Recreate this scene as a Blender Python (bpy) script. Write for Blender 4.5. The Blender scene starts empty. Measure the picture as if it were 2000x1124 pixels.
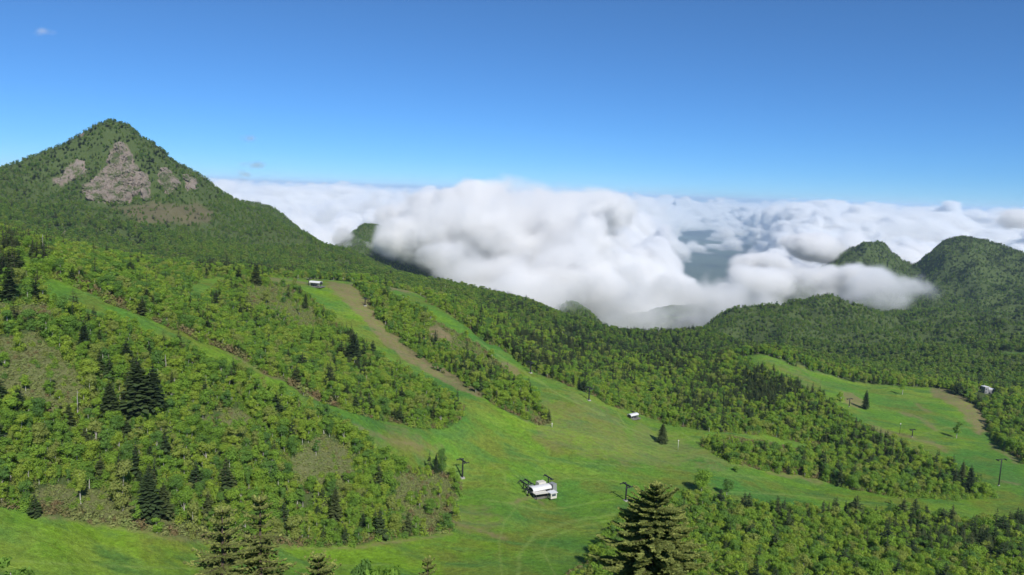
import bpy, math, random
import numpy as np

# ------------------------------------------------------------------ camera
F_PX, PITCH, ROLL = 1511.0, math.radians(7.06), math.radians(2.2)
scene = bpy.context.scene
cam_d = bpy.data.cameras.new('camera')
cam = bpy.data.objects.new('camera', cam_d)
scene.collection.objects.link(cam)
cam_d.sensor_width = 36.0
cam_d.lens = 36.0 * F_PX / 2000.0
cam_d.clip_start, cam_d.clip_end = 0.5, 400000.0
_F = np.array([0.0, math.cos(PITCH), -math.sin(PITCH)])
_U0 = np.array([0.0, math.sin(PITCH), math.cos(PITCH)])
_R0 = np.array([1.0, 0.0, 0.0])
_R = _R0 * math.cos(ROLL) + _U0 * math.sin(ROLL)
_U = -_R0 * math.sin(ROLL) + _U0 * math.cos(ROLL)
from mathutils import Matrix
cam.matrix_world = Matrix(((_R[0], _U[0], -_F[0], 0), (_R[1], _U[1], -_F[1], 0), (_R[2], _U[2], -_F[2], 0), (0, 0, 0, 1)))
scene.camera = cam
scene.render.resolution_x, scene.render.resolution_y = 1024, 575

# ------------------------------------------------------------------ light
SUN_EL, SUN_AZ = math.radians(42), math.radians(26)      # sun behind the camera, 26 degrees to the right
SUN_DIR = np.array([math.sin(SUN_AZ) * math.cos(SUN_EL), -math.cos(SUN_AZ) * math.cos(SUN_EL), math.sin(SUN_EL)])
world = bpy.data.worlds.new('World'); scene.world = world
world.use_nodes = True
wn = world.node_tree.nodes; wn.clear()
sky = wn.new('ShaderNodeTexSky'); sky.sky_type = 'NISHITA'; sky.sun_disc = False
sky.sun_elevation = SUN_EL
sky.sun_rotation = math.pi - SUN_AZ
sky.altitude = 10300.0; sky.air_density = 2.3; sky.dust_density = 0.0; sky.ozone_density = 10.0
bg = wn.new('ShaderNodeBackground'); bg.inputs['Strength'].default_value = 0.0865
wo = wn.new('ShaderNodeOutputWorld')
tint = wn.new('ShaderNodeMix'); tint.data_type = 'RGBA'; tint.blend_type = 'MULTIPLY'; tint.inputs[0].default_value = 1.0; tint.inputs[7].default_value = (.88, 1.0, .955, 1)
world.node_tree.links.new(sky.outputs[0], tint.inputs[6]); world.node_tree.links.new(tint.outputs[2], bg.inputs[0]); world.node_tree.links.new(bg.outputs[0], wo.inputs[0])
sl = bpy.data.lights.new('sun', 'SUN'); sl.energy = 3.7; sl.angle = math.radians(0.5); sl.color = (1.0, 0.955, 0.88)
so = bpy.data.objects.new('sun', sl); scene.collection.objects.link(so)
from mathutils import Vector
so.rotation_euler = Vector(SUN_DIR).to_track_quat('Z', 'Y').to_euler()
so.location = (200, -300, 300)
vs = scene.view_settings
vs.view_transform = 'Standard'; vs.look = 'None'; vs.gamma = 1.0; vs.exposure = 0.5; vs.use_curve_mapping = False
cy = scene.cycles
cy.use_denoising = True
try: cy.denoiser = 'OPENIMAGEDENOISE'
except Exception: pass
cy.use_adaptive_sampling = True; cy.adaptive_threshold = 0.02
cy.max_bounces = 12; cy.diffuse_bounces = 3; cy.glossy_bounces = 2; cy.transmission_bounces = 3
cy.volume_bounces = 9; cy.transparent_max_bounces = 8
cy.volume_step_rate = 2.0; cy.volume_max_steps = 512
cy.sample_clamp_indirect = 6.0
cy.caustics_reflective = cy.caustics_refractive = False
rng = np.random.default_rng(11)
random.seed(5)

# ------------------------------------------------------------------ helpers
def pix_dir(u, v):
    return _F * F_PX + _R * (u - 1000.0) - _U * (v - 562.0)
def at(u, v, y):
    """the point seen at photo pixel u, v that lies y metres ahead"""
    d = pix_dir(u, v); return d * (y / d[1])
def project(P):
    P = np.asarray(P, float)
    d = P @ _F; d = np.where(np.abs(d) < 1e-6, 1e-6, d)
    return 1000 + F_PX * (P @ _R) / d, 562 - F_PX * (P @ _U) / d, d
def _hash(ix, iy, s):
    h = (ix.astype(np.int64) * 374761393 + iy.astype(np.int64) * 668265263 + s * 974634301) & 0x7fffffff
    h = ((h ^ (h >> 13)) * 1274126177) & 0x7fffffff
    return (h ^ (h >> 16)) & 0x7fffffff
def perlin(x, y, s=0):
    ix, iy = np.floor(x), np.floor(y); fx, fy = x - ix, y - iy
    ux, uy = fx * fx * fx * (fx * (fx * 6 - 15) + 10), fy * fy * fy * (fy * (fy * 6 - 15) + 10)
    def g(dx, dy):
        a = _hash(ix + dx, iy + dy, s) * (2 * math.pi / 0x7fffffff)
        return np.cos(a) * (fx - dx) + np.sin(a) * (fy - dy)
    a = g(0, 0) * (1 - ux) + g(1, 0) * ux; b = g(0, 1) * (1 - ux) + g(1, 1) * ux
    return (a * (1 - uy) + b * uy) * 1.5
def fbm(x, y, o=4, s=0, gain=.5):
    t = 0; a = 1.0; n = 0
    for k in range(o):
        t = t + a * perlin(x, y, s + k * 17); n += a; x, y, a = x * 2.03 + 7.1, y * 2.03 - 3.7, a * gain
    return t / n
def worley(x, y, s=0):
    """distance to the nearest of jittered cell points"""
    ix, iy = np.floor(x), np.floor(y); best = np.full(np.shape(x), 9.0)
    for dx in (-1, 0, 1):
        for dy in (-1, 0, 1):
            cx, cy_ = ix + dx, iy + dy
            px = cx + _hash(cx, cy_, s) / 0x7fffffff; py = cy_ + _hash(cx, cy_, s + 5) / 0x7fffffff
            best = np.minimum(best, (x - px) ** 2 + (y - py) ** 2)
    return np.sqrt(best)
def in_poly(u, v, poly):
    inside = np.zeros(np.shape(u), bool); n = len(poly)
    for i in range(n):
        x0, y0 = poly[i]; x1, y1 = poly[(i + 1) % n]
        if y0 == y1: continue
        c = ((y0 > v) != (y1 > v)) & (u < (x1 - x0) * (v - y0) / (y1 - y0) + x0)
        inside ^= c
    return inside
def line_dist(u, v, pts):
    best = np.full(np.shape(u), 1e9)
    for (x0, y0), (x1, y1) in zip(pts[:-1], pts[1:]):
        L = (x1 - x0) ** 2 + (y1 - y0) ** 2
        t = np.clip(((u - x0) * (x1 - x0) + (v - y0) * (y1 - y0)) / L, 0, 1)
        best = np.minimum(best, np.hypot(u - x0 - t * (x1 - x0), (v - y0 - t * (y1 - y0)) * 1.6))
    return best
def smooth(a, b, x):
    t = np.clip((x - a) / (b - a), 0, 1); return t * t * (3 - 2 * t)
def link(o, parent=None):
    scene.collection.objects.link(o)
    if parent is not None: o.parent = parent
    return o
def np_mesh(name, verts, faces, mats=(), fmat=None, smooth_shade=False):
    """verts (n,3); faces: list of arrays (m,k) of equal corner count each"""
    me = bpy.data.meshes.new(name)
    verts = np.asarray(verts, np.float32)
    faces = [np.asarray(f, np.int32) for f in faces if len(f)]
    nl = sum(f.size for f in faces); nf = sum(len(f) for f in faces)
    me.vertices.add(len(verts)); me.vertices.foreach_set('co', verts.ravel())
    me.loops.add(nl); me.polygons.add(nf)
    me.loops.foreach_set('vertex_index', np.concatenate([f.ravel() for f in faces]))
    tot = np.concatenate([np.full(len(f), f.shape[1], np.int32) for f in faces])
    start = np.concatenate([[0], np.cumsum(tot)[:-1]]).astype(np.int32)
    me.polygons.foreach_set('loop_start', start); me.polygons.foreach_set('loop_total', tot)
    if fmat is not None: me.polygons.foreach_set('material_index', np.asarray(fmat, np.int32))
    me.polygons.foreach_set('use_smooth', np.full(nf, bool(smooth_shade)))
    for m in mats: me.materials.append(m)
    me.update(calc_edges=True); me.validate()
    return me
class MB:
    """collects boxes, tubes and sheets into one mesh"""
    def __init__(self): self.v, self.f = [], []
    def add(self, vs_, fs_):
        n = len(self.v); self.v += [tuple(p) for p in vs_]; self.f += [tuple(i + n for i in q) for q in fs_]
    def box(self, c, s, rz=0.0, rx=0.0, taper=1.0):
        P = []
        for z in (-.5, .5):
            k = taper if z > 0 else 1.0
            for x, y in ((-.5, -.5), (.5, -.5), (.5, .5), (-.5, .5)):
                a, b, d = x * s[0] * k, y * s[1] * k, z * s[2]
                b, d = b * math.cos(rx) - d * math.sin(rx), b * math.sin(rx) + d * math.cos(rx)
                P.append((c[0] + a * math.cos(rz) - b * math.sin(rz), c[1] + a * math.sin(rz) + b * math.cos(rz), c[2] + d))
        self.add(P, [(3, 2, 1, 0), (4, 5, 6, 7), (0, 1, 5, 4), (1, 2, 6, 5), (2, 3, 7, 6), (3, 0, 4, 7)])
    def tube(self, p, q, r0, r1=None, n=8):
        r1 = r0 if r1 is None else r1
        p, q = Vector(p), Vector(q); d = (q - p).normalized()
        a = d.orthogonal().normalized(); b = d.cross(a)
        P = [p + (a * math.cos(t) + b * math.sin(t)) * r0 for t in [2 * math.pi * i / n for i in range(n)]]
        P += [q + (a * math.cos(t) + b * math.sin(t)) * r1 for t in [2 * math.pi * i / n for i in range(n)]]
        self.add(P, [(i, (i + 1) % n, n + (i + 1) % n, n + i) for i in range(n)] + [tuple(range(n))[::-1], tuple(range(n, 2 * n))])
    def mesh(self, name, mat, sm=False):
        me = bpy.data.meshes.new(name); me.from_pydata(self.v, [], self.f); me.materials.append(mat)
        if sm: me.polygons.foreach_set('use_smooth', [True] * len(me.polygons))
        me.update(); return me
    def build(self, name, mat, parent=None, sm=False):
        return link(bpy.data.objects.new(name, self.mesh(name, mat, sm)), parent)
def tag(o, label=None, category=None, group=None, kind=None):
    if label: o['label'] = label
    if category: o['category'] = category
    if group: o['group'] = group
    if kind: o['kind'] = kind
    return o
def empty(name, loc, rz=0.0):
    o = bpy.data.objects.new(name, None); o.location = loc; o.rotation_euler = (0, 0, rz); o.empty_display_size = .3
    return link(o)

# ------------------------------------------------------------------ materials
def new_mat(name):
    m = bpy.data.materials.new(name); m.use_nodes = True
    nt = m.node_tree; nt.nodes.clear()
    out = nt.nodes.new('ShaderNodeOutputMaterial')
    return m, nt, out
def N(nt, typ, **kw):
    n = nt.nodes.new(typ)
    for k, v in kw.items():
        if k in ('op',): n.operation = v
        elif hasattr(n, k) and k not in ('inputs',): setattr(n, k, v)
    return n
def noise(nt, scale, detail=4, rough=.55, vec=None, dim='3D'):
    n = nt.nodes.new('ShaderNodeTexNoise'); n.noise_dimensions = dim
    n.inputs['Scale'].default_value = scale; n.inputs['Detail'].default_value = detail; n.inputs['Roughness'].default_value = rough
    if vec is not None: nt.links.new(vec, n.inputs['Vector'])
    return n.outputs['Fac']
def ramp(nt, fac, stops):
    n = nt.nodes.new('ShaderNodeValToRGB'); e = n.color_ramp.elements
    while len(e) < len(stops): e.new(.5)
    for k, (p, c) in enumerate(stops):
        e[k].position = p; e[k].color = (c, c, c, 1) if isinstance(c, (int, float)) else (*c, 1)
    nt.links.new(fac, n.inputs[0]); return n.outputs[0]
def mixc(nt, fac, a, b, blend='MIX'):
    n = nt.nodes.new('ShaderNodeMix'); n.data_type = 'RGBA'; n.blend_type = blend
    for sock, val in ((n.inputs[0], fac), (n.inputs[6], a), (n.inputs[7], b)):
        if isinstance(val, (int, float)): sock.default_value = val
        elif isinstance(val, tuple): sock.default_value = (*val, 1)
        else: nt.links.new(val, sock)
    return n.outputs[2]
def math_n(nt, op, a, b=None, clamp=False):
    n = nt.nodes.new('ShaderNodeMath'); n.operation = op; n.use_clamp = clamp
    for sock, val in ((n.inputs[0], a), (n.inputs[1], b)):
        if val is None: continue
        if isinstance(val, (int, float)): sock.default_value = val
        else: nt.links.new(val, sock)
    return n.outputs[0]
def attr(nt, name):
    n = nt.nodes.new('ShaderNodeAttribute'); n.attribute_name = name; return n.outputs['Fac']
def bsdf(nt, out, col, rough=.9, bump=None, bdist=.1, bstr=.5, spec=.2, metallic=0.0):
    b = nt.nodes.new('ShaderNodeBsdfPrincipled')
    b.inputs['Roughness'].default_value = rough; b.inputs['Specular IOR Level'].default_value = spec; b.inputs['Metallic'].default_value = metallic
    if isinstance(col, tuple): b.inputs['Base Color'].default_value = (*col, 1)
    else: nt.links.new(col, b.inputs['Base Color'])
    if bump is not None:
        bn = nt.nodes.new('ShaderNodeBump'); bn.inputs['Distance'].default_value = bdist; bn.inputs['Strength'].default_value = bstr
        nt.links.new(bump, bn.inputs['Height']); nt.links.new(bn.outputs[0], b.inputs['Normal'])
    nt.links.new(b.outputs[0], out.inputs[0]); return b
def pos(nt):
    return nt.nodes.new('ShaderNodeNewGeometry').outputs['Position']
def simple(name, col, rough=.6, spec=.3, metallic=0.0, var=.15, scale=2.0):
    m, nt, out = new_mat(name)
    tc = nt.nodes.new('ShaderNodeTexCoord').outputs['Object']
    f = noise(nt, scale, 5, .6, tc)
    c = mixc(nt, f, tuple(x * (1 - var) for x in col), tuple(min(1, x * (1 + var)) for x in col))
    bsdf(nt, out, c, rough, None, spec=spec, metallic=metallic); return m
def foliage(name, stops, transl=.25, nscale=.35):
    """leaf material: colour drifts from tree to tree and from clump to clump"""
    m, nt, out = new_mat(name)
    oi = nt.nodes.new('ShaderNodeObjectInfo')
    f = ramp(nt, oi.outputs['Random'], stops)
    tc = nt.nodes.new('ShaderNodeTexCoord').outputs['Object']
    n1 = noise(nt, nscale * 2.2, 4, .65, tc)
    n1 = ramp(nt, n1, [(.3, .72), (.7, 1.28)])
    c = mixc(nt, 1.0, f, n1, 'MULTIPLY')
    d = nt.nodes.new('ShaderNodeBsdfDiffuse'); t = nt.nodes.new('ShaderNodeBsdfTranslucent')
    nt.links.new(c, d.inputs[0])
    ct = mixc(nt, 1.0, c, (1.25, 1.2, .6), 'MULTIPLY'); nt.links.new(ct, t.inputs[0])
    mx = nt.nodes.new('ShaderNodeMixShader'); mx.inputs[0].default_value = transl
    nt.links.new(d.outputs[0], mx.inputs[1]); nt.links.new(t.outputs[0], mx.inputs[2]); nt.links.new(mx.outputs[0], out.inputs[0])
    return m
M = {}
M['birch_leaf'] = foliage('birch_leaf', [(0.0, (.140, .265, .070)), (.25, (.205, .350, .060)), (.5, (.250, .400, .060)), (.8, (.330, .440, .066)), (1.0, (.300, .350, .105))], .48)
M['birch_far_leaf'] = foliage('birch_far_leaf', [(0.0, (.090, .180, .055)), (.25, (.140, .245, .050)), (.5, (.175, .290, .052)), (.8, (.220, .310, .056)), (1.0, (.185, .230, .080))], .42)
M['fir_leaf'] = foliage('fir_leaf', [(0.0, (.040, .066, .030)), (.5, (.060, .094, .034)), (1.0, (.095, .120, .042))], .12)
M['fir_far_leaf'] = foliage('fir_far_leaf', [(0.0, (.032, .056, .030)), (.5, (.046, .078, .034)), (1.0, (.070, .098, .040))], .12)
M['young_fir'] = foliage('young_fir', [(0.0, (.170, .200, .065)), (1.0, (.170, .200, .065))], .2, 1.2)
M['brush_leaf'] = foliage('brush_leaf', [(0.0, (.235, .175, .092)), (.5, (.215, .190, .088)), (1.0, (.180, .205, .072))], .30)
M['sasa_leaf'] = foliage('sasa_leaf', [(0.0, (.235, .265, .098)), (.5, (.220, .280, .090)), (1.0, (.270, .285, .110))], .30)
M['birch_bark'] = simple('birch_bark', (.42, .40, .36), .8, .2, 0, .35, 3)
M['fir_bark'] = simple('fir_bark', (.11, .085, .065), .9, .1, 0, .3, 3)
M['dead_wood'] = simple('dead_wood', (.38, .35, .31), .9, .1, 0, .25, 3)
M['white_metal'] = simple('white_metal', (.66, .66, .67), .45, .4, 0, .06, .6)
M['grey_metal'] = simple('grey_metal', (.30, .31, .32), .5, .4, .2, .12, .8)
M['dark_metal'] = simple('dark_metal', (.030, .032, .035), .55, .4, .1, .2, .8)
M['pale_paint'] = simple('pale_paint', (.58, .56, .50), .6, .3, 0, .1, .8)
M['blue_glass'] = simple('blue_glass', (.05, .07, .10), .15, .6, 0, .1, .8)
M['concrete'] = simple('concrete', (.36, .35, .33), .9, .2, 0, .15, 1.2)
M['dark_concrete'] = simple('dark_concrete', (.16, .155, .14), .9, .2, 0, .2, 1.2)
M['yellow_paint'] = simple('yellow_paint', (.55, .45, .12), .6, .3, 0, .1, 2)

# ------------------------------------------------------------------ terrain: ground points read off the photograph
CP = []
def cp(u, v, y): CP.append(tuple(at(u, v, y)))
def cx(*a): CP.extend(a)
# the slope below the viewpoint and behind it
cx((0, 0, -3), (-40, 0, -2), (40, 0, -4), (0, 25, -19), (-30, 30, -22), (30, 30, -23), (0, 45, -33), (25, 45, -34), (-40, 55, -35), (0, 100, -68),
   (60, 100, -70), (-60, 100, -72), (110, 120, -84), (-120, 60, -56), (-220, 80, -62), (200, 120, -88), (320, 200, -114), (150, 190, -110),
   (0, 180, -108), (-60, 170, -101), (-130, 130, -84), (-210, 150, -86), (-190, 190, -92), (0, -120, 8), (-200, -120, 10), (200, -120, -10), (400, 60, -90), (-400, 100, -50), (-420, 300, -22), (-600, 500, -20))
for p in [
    # lower meadow
    (0, 1112, 196), (0, 1005, 217), (100, 1008, 224), (200, 1112, 213), (200, 1035, 232), (400, 1112, 232), (400, 1055, 248), (600, 1112, 250),
    (600, 1065, 268), (850, 1112, 268), (850, 1045, 296), (1000, 1112, 272), (1000, 1000, 330), (1050, 965, 360), (1150, 1112, 274),
    (1000, 900, 385), (1000, 850, 415), (1000, 800, 446), (1000, 760, 480), (960, 700, 530), (900, 640, 572), (850, 603, 605), (770, 568, 640), (640, 560, 606),
    (617, 556, 606), (700, 620, 545), (800, 690, 505), (880, 750, 462), (700, 815, 352), (900, 820, 402), (800, 840, 375), (900, 932, 362), (880, 1000, 322),
    # near left slope and the strip of grass above it
    (80, 545, 340), (230, 605, 335), (440, 695, 340), (580, 765, 345), (0, 650, 285), (100, 770, 268), (0, 815, 250), (0, 920, 231), (100, 970, 234),
    (300, 1010, 244), (300, 860, 272), (300, 715, 305), (0, 520, 345), (600, 910, 297), (700, 1010, 290), (820, 970, 328), (600, 1010, 280),
    # middle woods
    (450, 650, 410), (550, 710, 402), (750, 810, 388), (600, 655, 480), (750, 712, 462), (330, 575, 440), (200, 540, 420), (80, 500, 430), (400, 552, 520), (500, 553, 560),
    # behind the ridge of the upper station
    (617, 552, 760), (617, 545, 860), (400, 545, 760), (200, 505, 760), (800, 578, 740),
    # the peak
    (250, 490, 1000), (100, 460, 1000), (400, 490, 1040), (600, 522, 1020), (700, 535, 1060),
    (230, 392, 1335), (230, 300, 1440), (150, 340, 1400), (60, 380, 1330), (330, 380, 1380), (400, 430, 1320), (120, 420, 1200), (250, 440, 1180), (480, 460, 1300), (560, 490, 1250),
    # skyline of the forest against the clouds
    (760, 524, 1300), (900, 568, 1190), (1000, 590, 1100), (1080, 618, 1050), (1170, 642, 1000), (1300, 654, 980), (1380, 648, 1050),
    # forest right of the long run
    (1000, 645, 690), (1100, 705, 660), (1200, 760, 590), (1232, 812, 500), (1150, 775, 500), (1300, 710, 740), (1200, 668, 850), (1400, 730, 690), (1400, 690, 880), (1300, 675, 880),
    (1100, 640, 850), (900, 590, 850),
    # right-hand meadow, knoll, and ground beyond
    (1300, 862, 462), (1400, 885, 445), (1500, 930, 428), (1700, 970, 414), (1950, 990, 412), (1350, 808, 535), (1450, 860, 480), (1600, 878, 500), (1800, 885, 500), (1950, 925, 466),
    (1900, 855, 560), (1700, 805, 600), (1750, 758, 700), (1600, 745, 680), (1490, 698, 715), (1450, 772, 615), (1550, 808, 560), (1450, 700, 730), (1870, 770, 690), (1920, 830, 600),
    (1925, 762, 790), (1950, 700, 1000), (1900, 650, 1280), (1700, 710, 1000), (1550, 665, 1250), (1600, 700, 900), (1990, 800, 640),
    # near hill on the right
    (1520, 608, 1480), (1442, 606, 1450), (1420, 620, 1440), (1380, 645, 1400), (1760, 640, 1600), (1620, 650, 1330), (1500, 660, 1300),
    # far mountains on the right
    (1900, 600, 1900), (1810, 590, 2000), (2000, 600, 1850), (1950, 530, 2250), (1850, 540, 2250), (1700, 540, 2250), (1615, 525, 2380),
    # small peaks standing in the cloud
    (716, 440, 2300), (672, 468, 2280), (770, 470, 2330), (840, 500, 2400), (505, 404, 2000), (480, 396, 1960), (545, 425, 2030), (580, 445, 2060), (1105, 592, 1560), (1140, 612, 1500), (1075, 605, 1600),
]: cp(*p)
# crests: the ground falls away behind them
for (u, v, y, dy, dz) in [(50, 316, 1455, 85, -40), (140, 273, 1480, 75, -44), (370, 338, 1522, 78, -48), (470, 398, 1538, 80, -48), (530, 432, 1542, 80, -46), (215, 236, 1500, 70, -48), (193, 242, 1495, 70, -46), (237, 241, 1502, 70, -46), (170, 255, 1490, 70, -45), (255, 250, 1505, 70, -48), (0, 338, 1440, 90, -40), (100, 294, 1470, 80, -42), (-120, 370, 1420, 90, -40), (295, 276, 1515, 75, -48), (340, 318, 1520, 75, -48), (400, 362, 1525, 80, -48), (440, 381, 1530, 80, -48),
                          (500, 415, 1545, 80, -48), (560, 448, 1540, 80, -45), (610, 480, 1500, 80, -40), (680, 507, 1420, 80, -40),
                          (1688, 474, 2400, 110, -60), (1650, 492, 2400, 110, -60), (1735, 492, 2420, 110, -55), (1770, 515, 2440, 110, -50), (1800, 506, 2470, 110, -55), (1835, 488, 2490, 110, -55), (1905, 464, 2500, 110, -60), (1955, 490, 2500, 110, -50), (2000, 495, 2500, 110, -50), (2150, 465, 2500, 110, -50),
                          (1620, 573, 1500, 80, -40), (1560, 596, 1490, 80, -40), (1690, 612, 1530, 80, -40)]:
    P_ = at(u, v, y); CP.append(tuple(P_)); CP.append((P_[0] * (1 + dy / y), y + dy, P_[2] + dz))
# ground that the ridges hide
cx((-780, 1850, -40), (-780, 2400, -220), (-1250, 1750, -40), (-1500, 1500, -10), (-1600, 2500, -250), (-380, 1750, -230), (-300, 2000, -240), (-330, 2700, -300), (-150, 1700, -300), (50, 1500, -310),
   (250, 1350, -310), (100, 2000, -380), (300, 1700, -380), (350, 1250, -270), (450, 1700, -380), (750, 2000, -350), (700, 2500, -400), (200, 3000, -450), (1000, 2900, -330), (1500, 3100, -300),
   (2200, 2600, -150), (1700, 1800, -230), (1500, 1200, -190), (1200, 700, -160), (900, 400, -150), (600, 300, -130), (2200, 1500, -180), (-1400, 900, -20), (-1000, 700, -20),
   (-900, 2900, -330), (1150, 2150, -290), (-600, 2300, -230))
CP = np.array(CP)
def warp(x, y):
    r = np.hypot(x, y + 70.0)
    return np.stack([np.arctan2(x, y + 70.0) * 2.4, np.log(r)], -1)
_K = warp(CP[:, 0], CP[:, 1])
def _phi(d2): return np.where(d2 > 1e-12, .5 * d2 * np.log(np.maximum(d2, 1e-12)), 0)
_n = len(_K)
_D2 = ((_K[:, None] - _K[None]) ** 2).sum(-1)
_A = np.zeros((_n + 3, _n + 3)); _A[:_n, :_n] = _phi(_D2) + np.eye(_n) * 1e-5
_A[:_n, _n] = 1; _A[:_n, _n + 1:] = _K; _A[_n, :_n] = 1; _A[_n + 1:, :_n] = _K.T
# solve for height divided by distance, so that near and far ground bend alike
_RS = np.hypot(CP[:, 0], CP[:, 1] + 70.0)
def roughness(x, y):
    r = np.hypot(x, y)
    amp = np.clip((r - 120) / 1600, 0.0, 1.0)
    rid = .5 - np.abs(fbm(x / 190, y / 190, 4, 33)) * 2.6
    rough = (15 + 16 * smooth(100, 700, x)) * rid * smooth(900, 1250, r) + 26 * fbm(x / 260, y / 260, 5, 3) + 10 * (0.5 - np.abs(fbm(x / 120, y / 120, 4, 9)) * 2)
    return rough * amp ** 1.6 + .5 * fbm(x / 14, y / 14, 3, 21) * np.clip(r / 120, 0, 1)
_W = np.linalg.solve(_A, np.concatenate([(CP[:, 2] - roughness(CP[:, 0], CP[:, 1])) / _RS, np.zeros(3)]))
TH0, TH1, NT = math.radians(-50), math.radians(50), 860
RA, RB = 3.0, 3300.0
# the smooth base surface, solved on a coarse fan and read back with cubic interpolation
_cn, _cm = 330, 300
_cr = np.exp(np.linspace(math.log(RA), math.log(RB), _cn)); _ct = np.linspace(TH0, TH1, _cm)
_bx, _by = np.outer(_cr, np.sin(_ct)).ravel(), np.outer(_cr, np.cos(_ct)).ravel()
_base = np.empty(len(_bx))
for i in range(0, len(_bx), 20000):
    k = warp(_bx[i:i + 20000], _by[i:i + 20000])
    d2 = (k[:, None, 0] - _K[None, :, 0]) ** 2 + (k[:, None, 1] - _K[None, :, 1]) ** 2
    _base[i:i + 20000] = (_phi(d2) @ _W[:_n] + _W[_n] + k @ _W[_n + 1:]) * np.hypot(_bx[i:i + 20000], _by[i:i + 20000] + 70.0)
_base = np.pad(_base.reshape(_cn, _cm), 2, mode='edge')
def _cubic(t):
    return (-.5 * t + t * t - .5 * t ** 3, 1 - 2.5 * t * t + 1.5 * t ** 3, .5 * t + 2 * t * t - 1.5 * t ** 3, -.5 * t * t + .5 * t ** 3)
def height(x, y):
    x = np.asarray(x, float).ravel(); y = np.asarray(y, float).ravel(); r = np.hypot(x, y)
    b_ = np.clip((np.log(np.clip(r, RA, RB)) - math.log(RA)) / math.log(RB / RA) * (_cn - 1), 0, _cn - 1.001)
    a_ = np.clip((np.arctan2(x, y) - TH0) / (TH1 - TH0) * (_cm - 1), 0, _cm - 1.001)
    i, j = b_.astype(int), a_.astype(int); wi, wj = _cubic(b_ - i), _cubic(a_ - j)
    z = 0
    for p_ in range(4):
        for q_ in range(4): z = z + wi[p_] * wj[q_] * _base[i + p_ + 1, j + q_ + 1]
    z = z + roughness(x, y)
    plain = -1250 + 60 * fbm(x / 3000, y / 3000, 4, 40)
    t = smooth(2900, 4800, r)
    return np.where(t > 0, np.maximum(z, -600) * (1 - t) + plain * t, z)
R_NEAR = np.concatenate([np.geomspace(RA, 150, 90)[:-1], np.geomspace(150, 760, 460)[:-1], np.geomspace(760, RB, 300)])
R_FAR = np.geomspace(RB, 160000.0, 50)[1:]
RR = np.concatenate([R_NEAR, R_FAR])
TH = np.linspace(TH0, TH1, NT)
GX = np.outer(RR, np.sin(TH)); GY = np.outer(RR, np.cos(TH))
GZ = height(GX, GY).reshape(GX.shape)
_LR = np.log(R_NEAR); _LI = np.arange(len(R_NEAR), dtype=float)
def _row(r): return np.interp(np.log(np.maximum(r, RA)), _LR, _LI)
def ground(x, y):
    """height of the built ground sheet (bilinear)"""
    x = np.asarray(x, float); y = np.asarray(y, float)
    a = np.clip((np.arctan2(x, y) - TH0) / (TH1 - TH0) * (NT - 1), 0, NT - 1.001)
    b = np.clip(_row(np.hypot(x, y)), 0, len(R_NEAR) - 1.001)
    i, j = b.astype(int), a.astype(int); s, t = b - i, a - j
    return (GZ[i, j] * (1 - s) * (1 - t) + GZ[i + 1, j] * s * (1 - t) + GZ[i, j + 1] * (1 - s) * t + GZ[i + 1, j + 1] * s * t)
_EL = np.maximum.accumulate(GZ / np.maximum(RR[:, None], 1), axis=0)     # what the ground in front hides
def hidden(x, y, top, slack=6.0):
    a = np.clip(((np.arctan2(x, y) - TH0) / (TH1 - TH0) * (NT - 1)), 0, NT - 1).astype(int)
    r = np.hypot(x, y)
    b = np.clip(_row(r) - 2, 0, len(R_NEAR) - 1).astype(int)
    return (top + slack) / r < _EL[b, a]
def ground_hit(u, v, y0=60.0, y1=3000.0):
    """where the sight line of photo pixel u, v meets the ground"""
    ys = np.geomspace(y0, y1, 900); d = pix_dir(u, v); P = d[None] * (ys / d[1])[:, None]
    below = P[:, 2] <= ground(P[:, 0], P[:, 1])
    k = int(np.argmax(below)) if below.any() else len(ys) - 1
    p = P[k]; return np.array([p[0], p[1], float(ground(p[0], p[1]))])

# ------------------------------------------------------------------ land cover
MEADOW = [(-400, 960), (-100, 985), (0, 992), (60, 1000), (120, 1012), (300, 1040), (420, 1056), (550, 1063), (650, 1068), (760, 1056), (800, 1048), (890, 1040), (895, 1015), (880, 1000), (898, 970), (893, 940),
          (860, 922), (800, 915), (735, 884), (692, 853), (637, 822), (577, 794), (515, 766), (437, 729), (370, 696), (305, 665), (250, 640), (180, 622), (90, 585), (70, 545), (110, 545), (190, 578), (250, 605), (330, 640), (400, 668), (470, 700), (560, 755), (630, 788), (720, 815), (800, 832),
          (862, 838), (905, 818), (905, 795), (850, 762), (800, 735), (740, 700), (690, 665), (650, 620), (600, 580), (575, 560), (520, 552), (520, 540), (640, 543), (700, 552), (790, 556), (830, 585), (900, 630), (960, 672), (1040, 722), (1100, 752), (1200, 792), (1260, 815), (1350, 838), (1420, 846),
          (1500, 850), (1580, 868), (1640, 880), (1645, 890), (1570, 880), (1480, 862), (1400, 855), (1370, 868), (1400, 890), (1450, 912), (1550, 926), (1640, 950), (1750, 968), (1880, 975), (1940, 974), (1925, 962), (1870, 922), (1790, 892), (1740, 866), (1690, 842), (1650, 816), (1612, 786), (1555, 758), (1495, 726), (1440, 706), (1440, 688), (1490, 690), (1560, 715),
          (1650, 742), (1700, 752), (1800, 755), (1830, 758), (1900, 790), (1925, 830), (1940, 860), (2000, 905), (2300, 960), (2300, 1040), (2000, 1030), (1900, 1030), (1800, 1012), (1700, 1018), (1600, 1005), (1500, 1000), (1400, 985), (1330, 985), (1250, 1000), (1215, 1010), (1190, 1050), (1150, 1100), (1110, 1124), (1100, 1400), (-400, 1400)]
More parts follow.
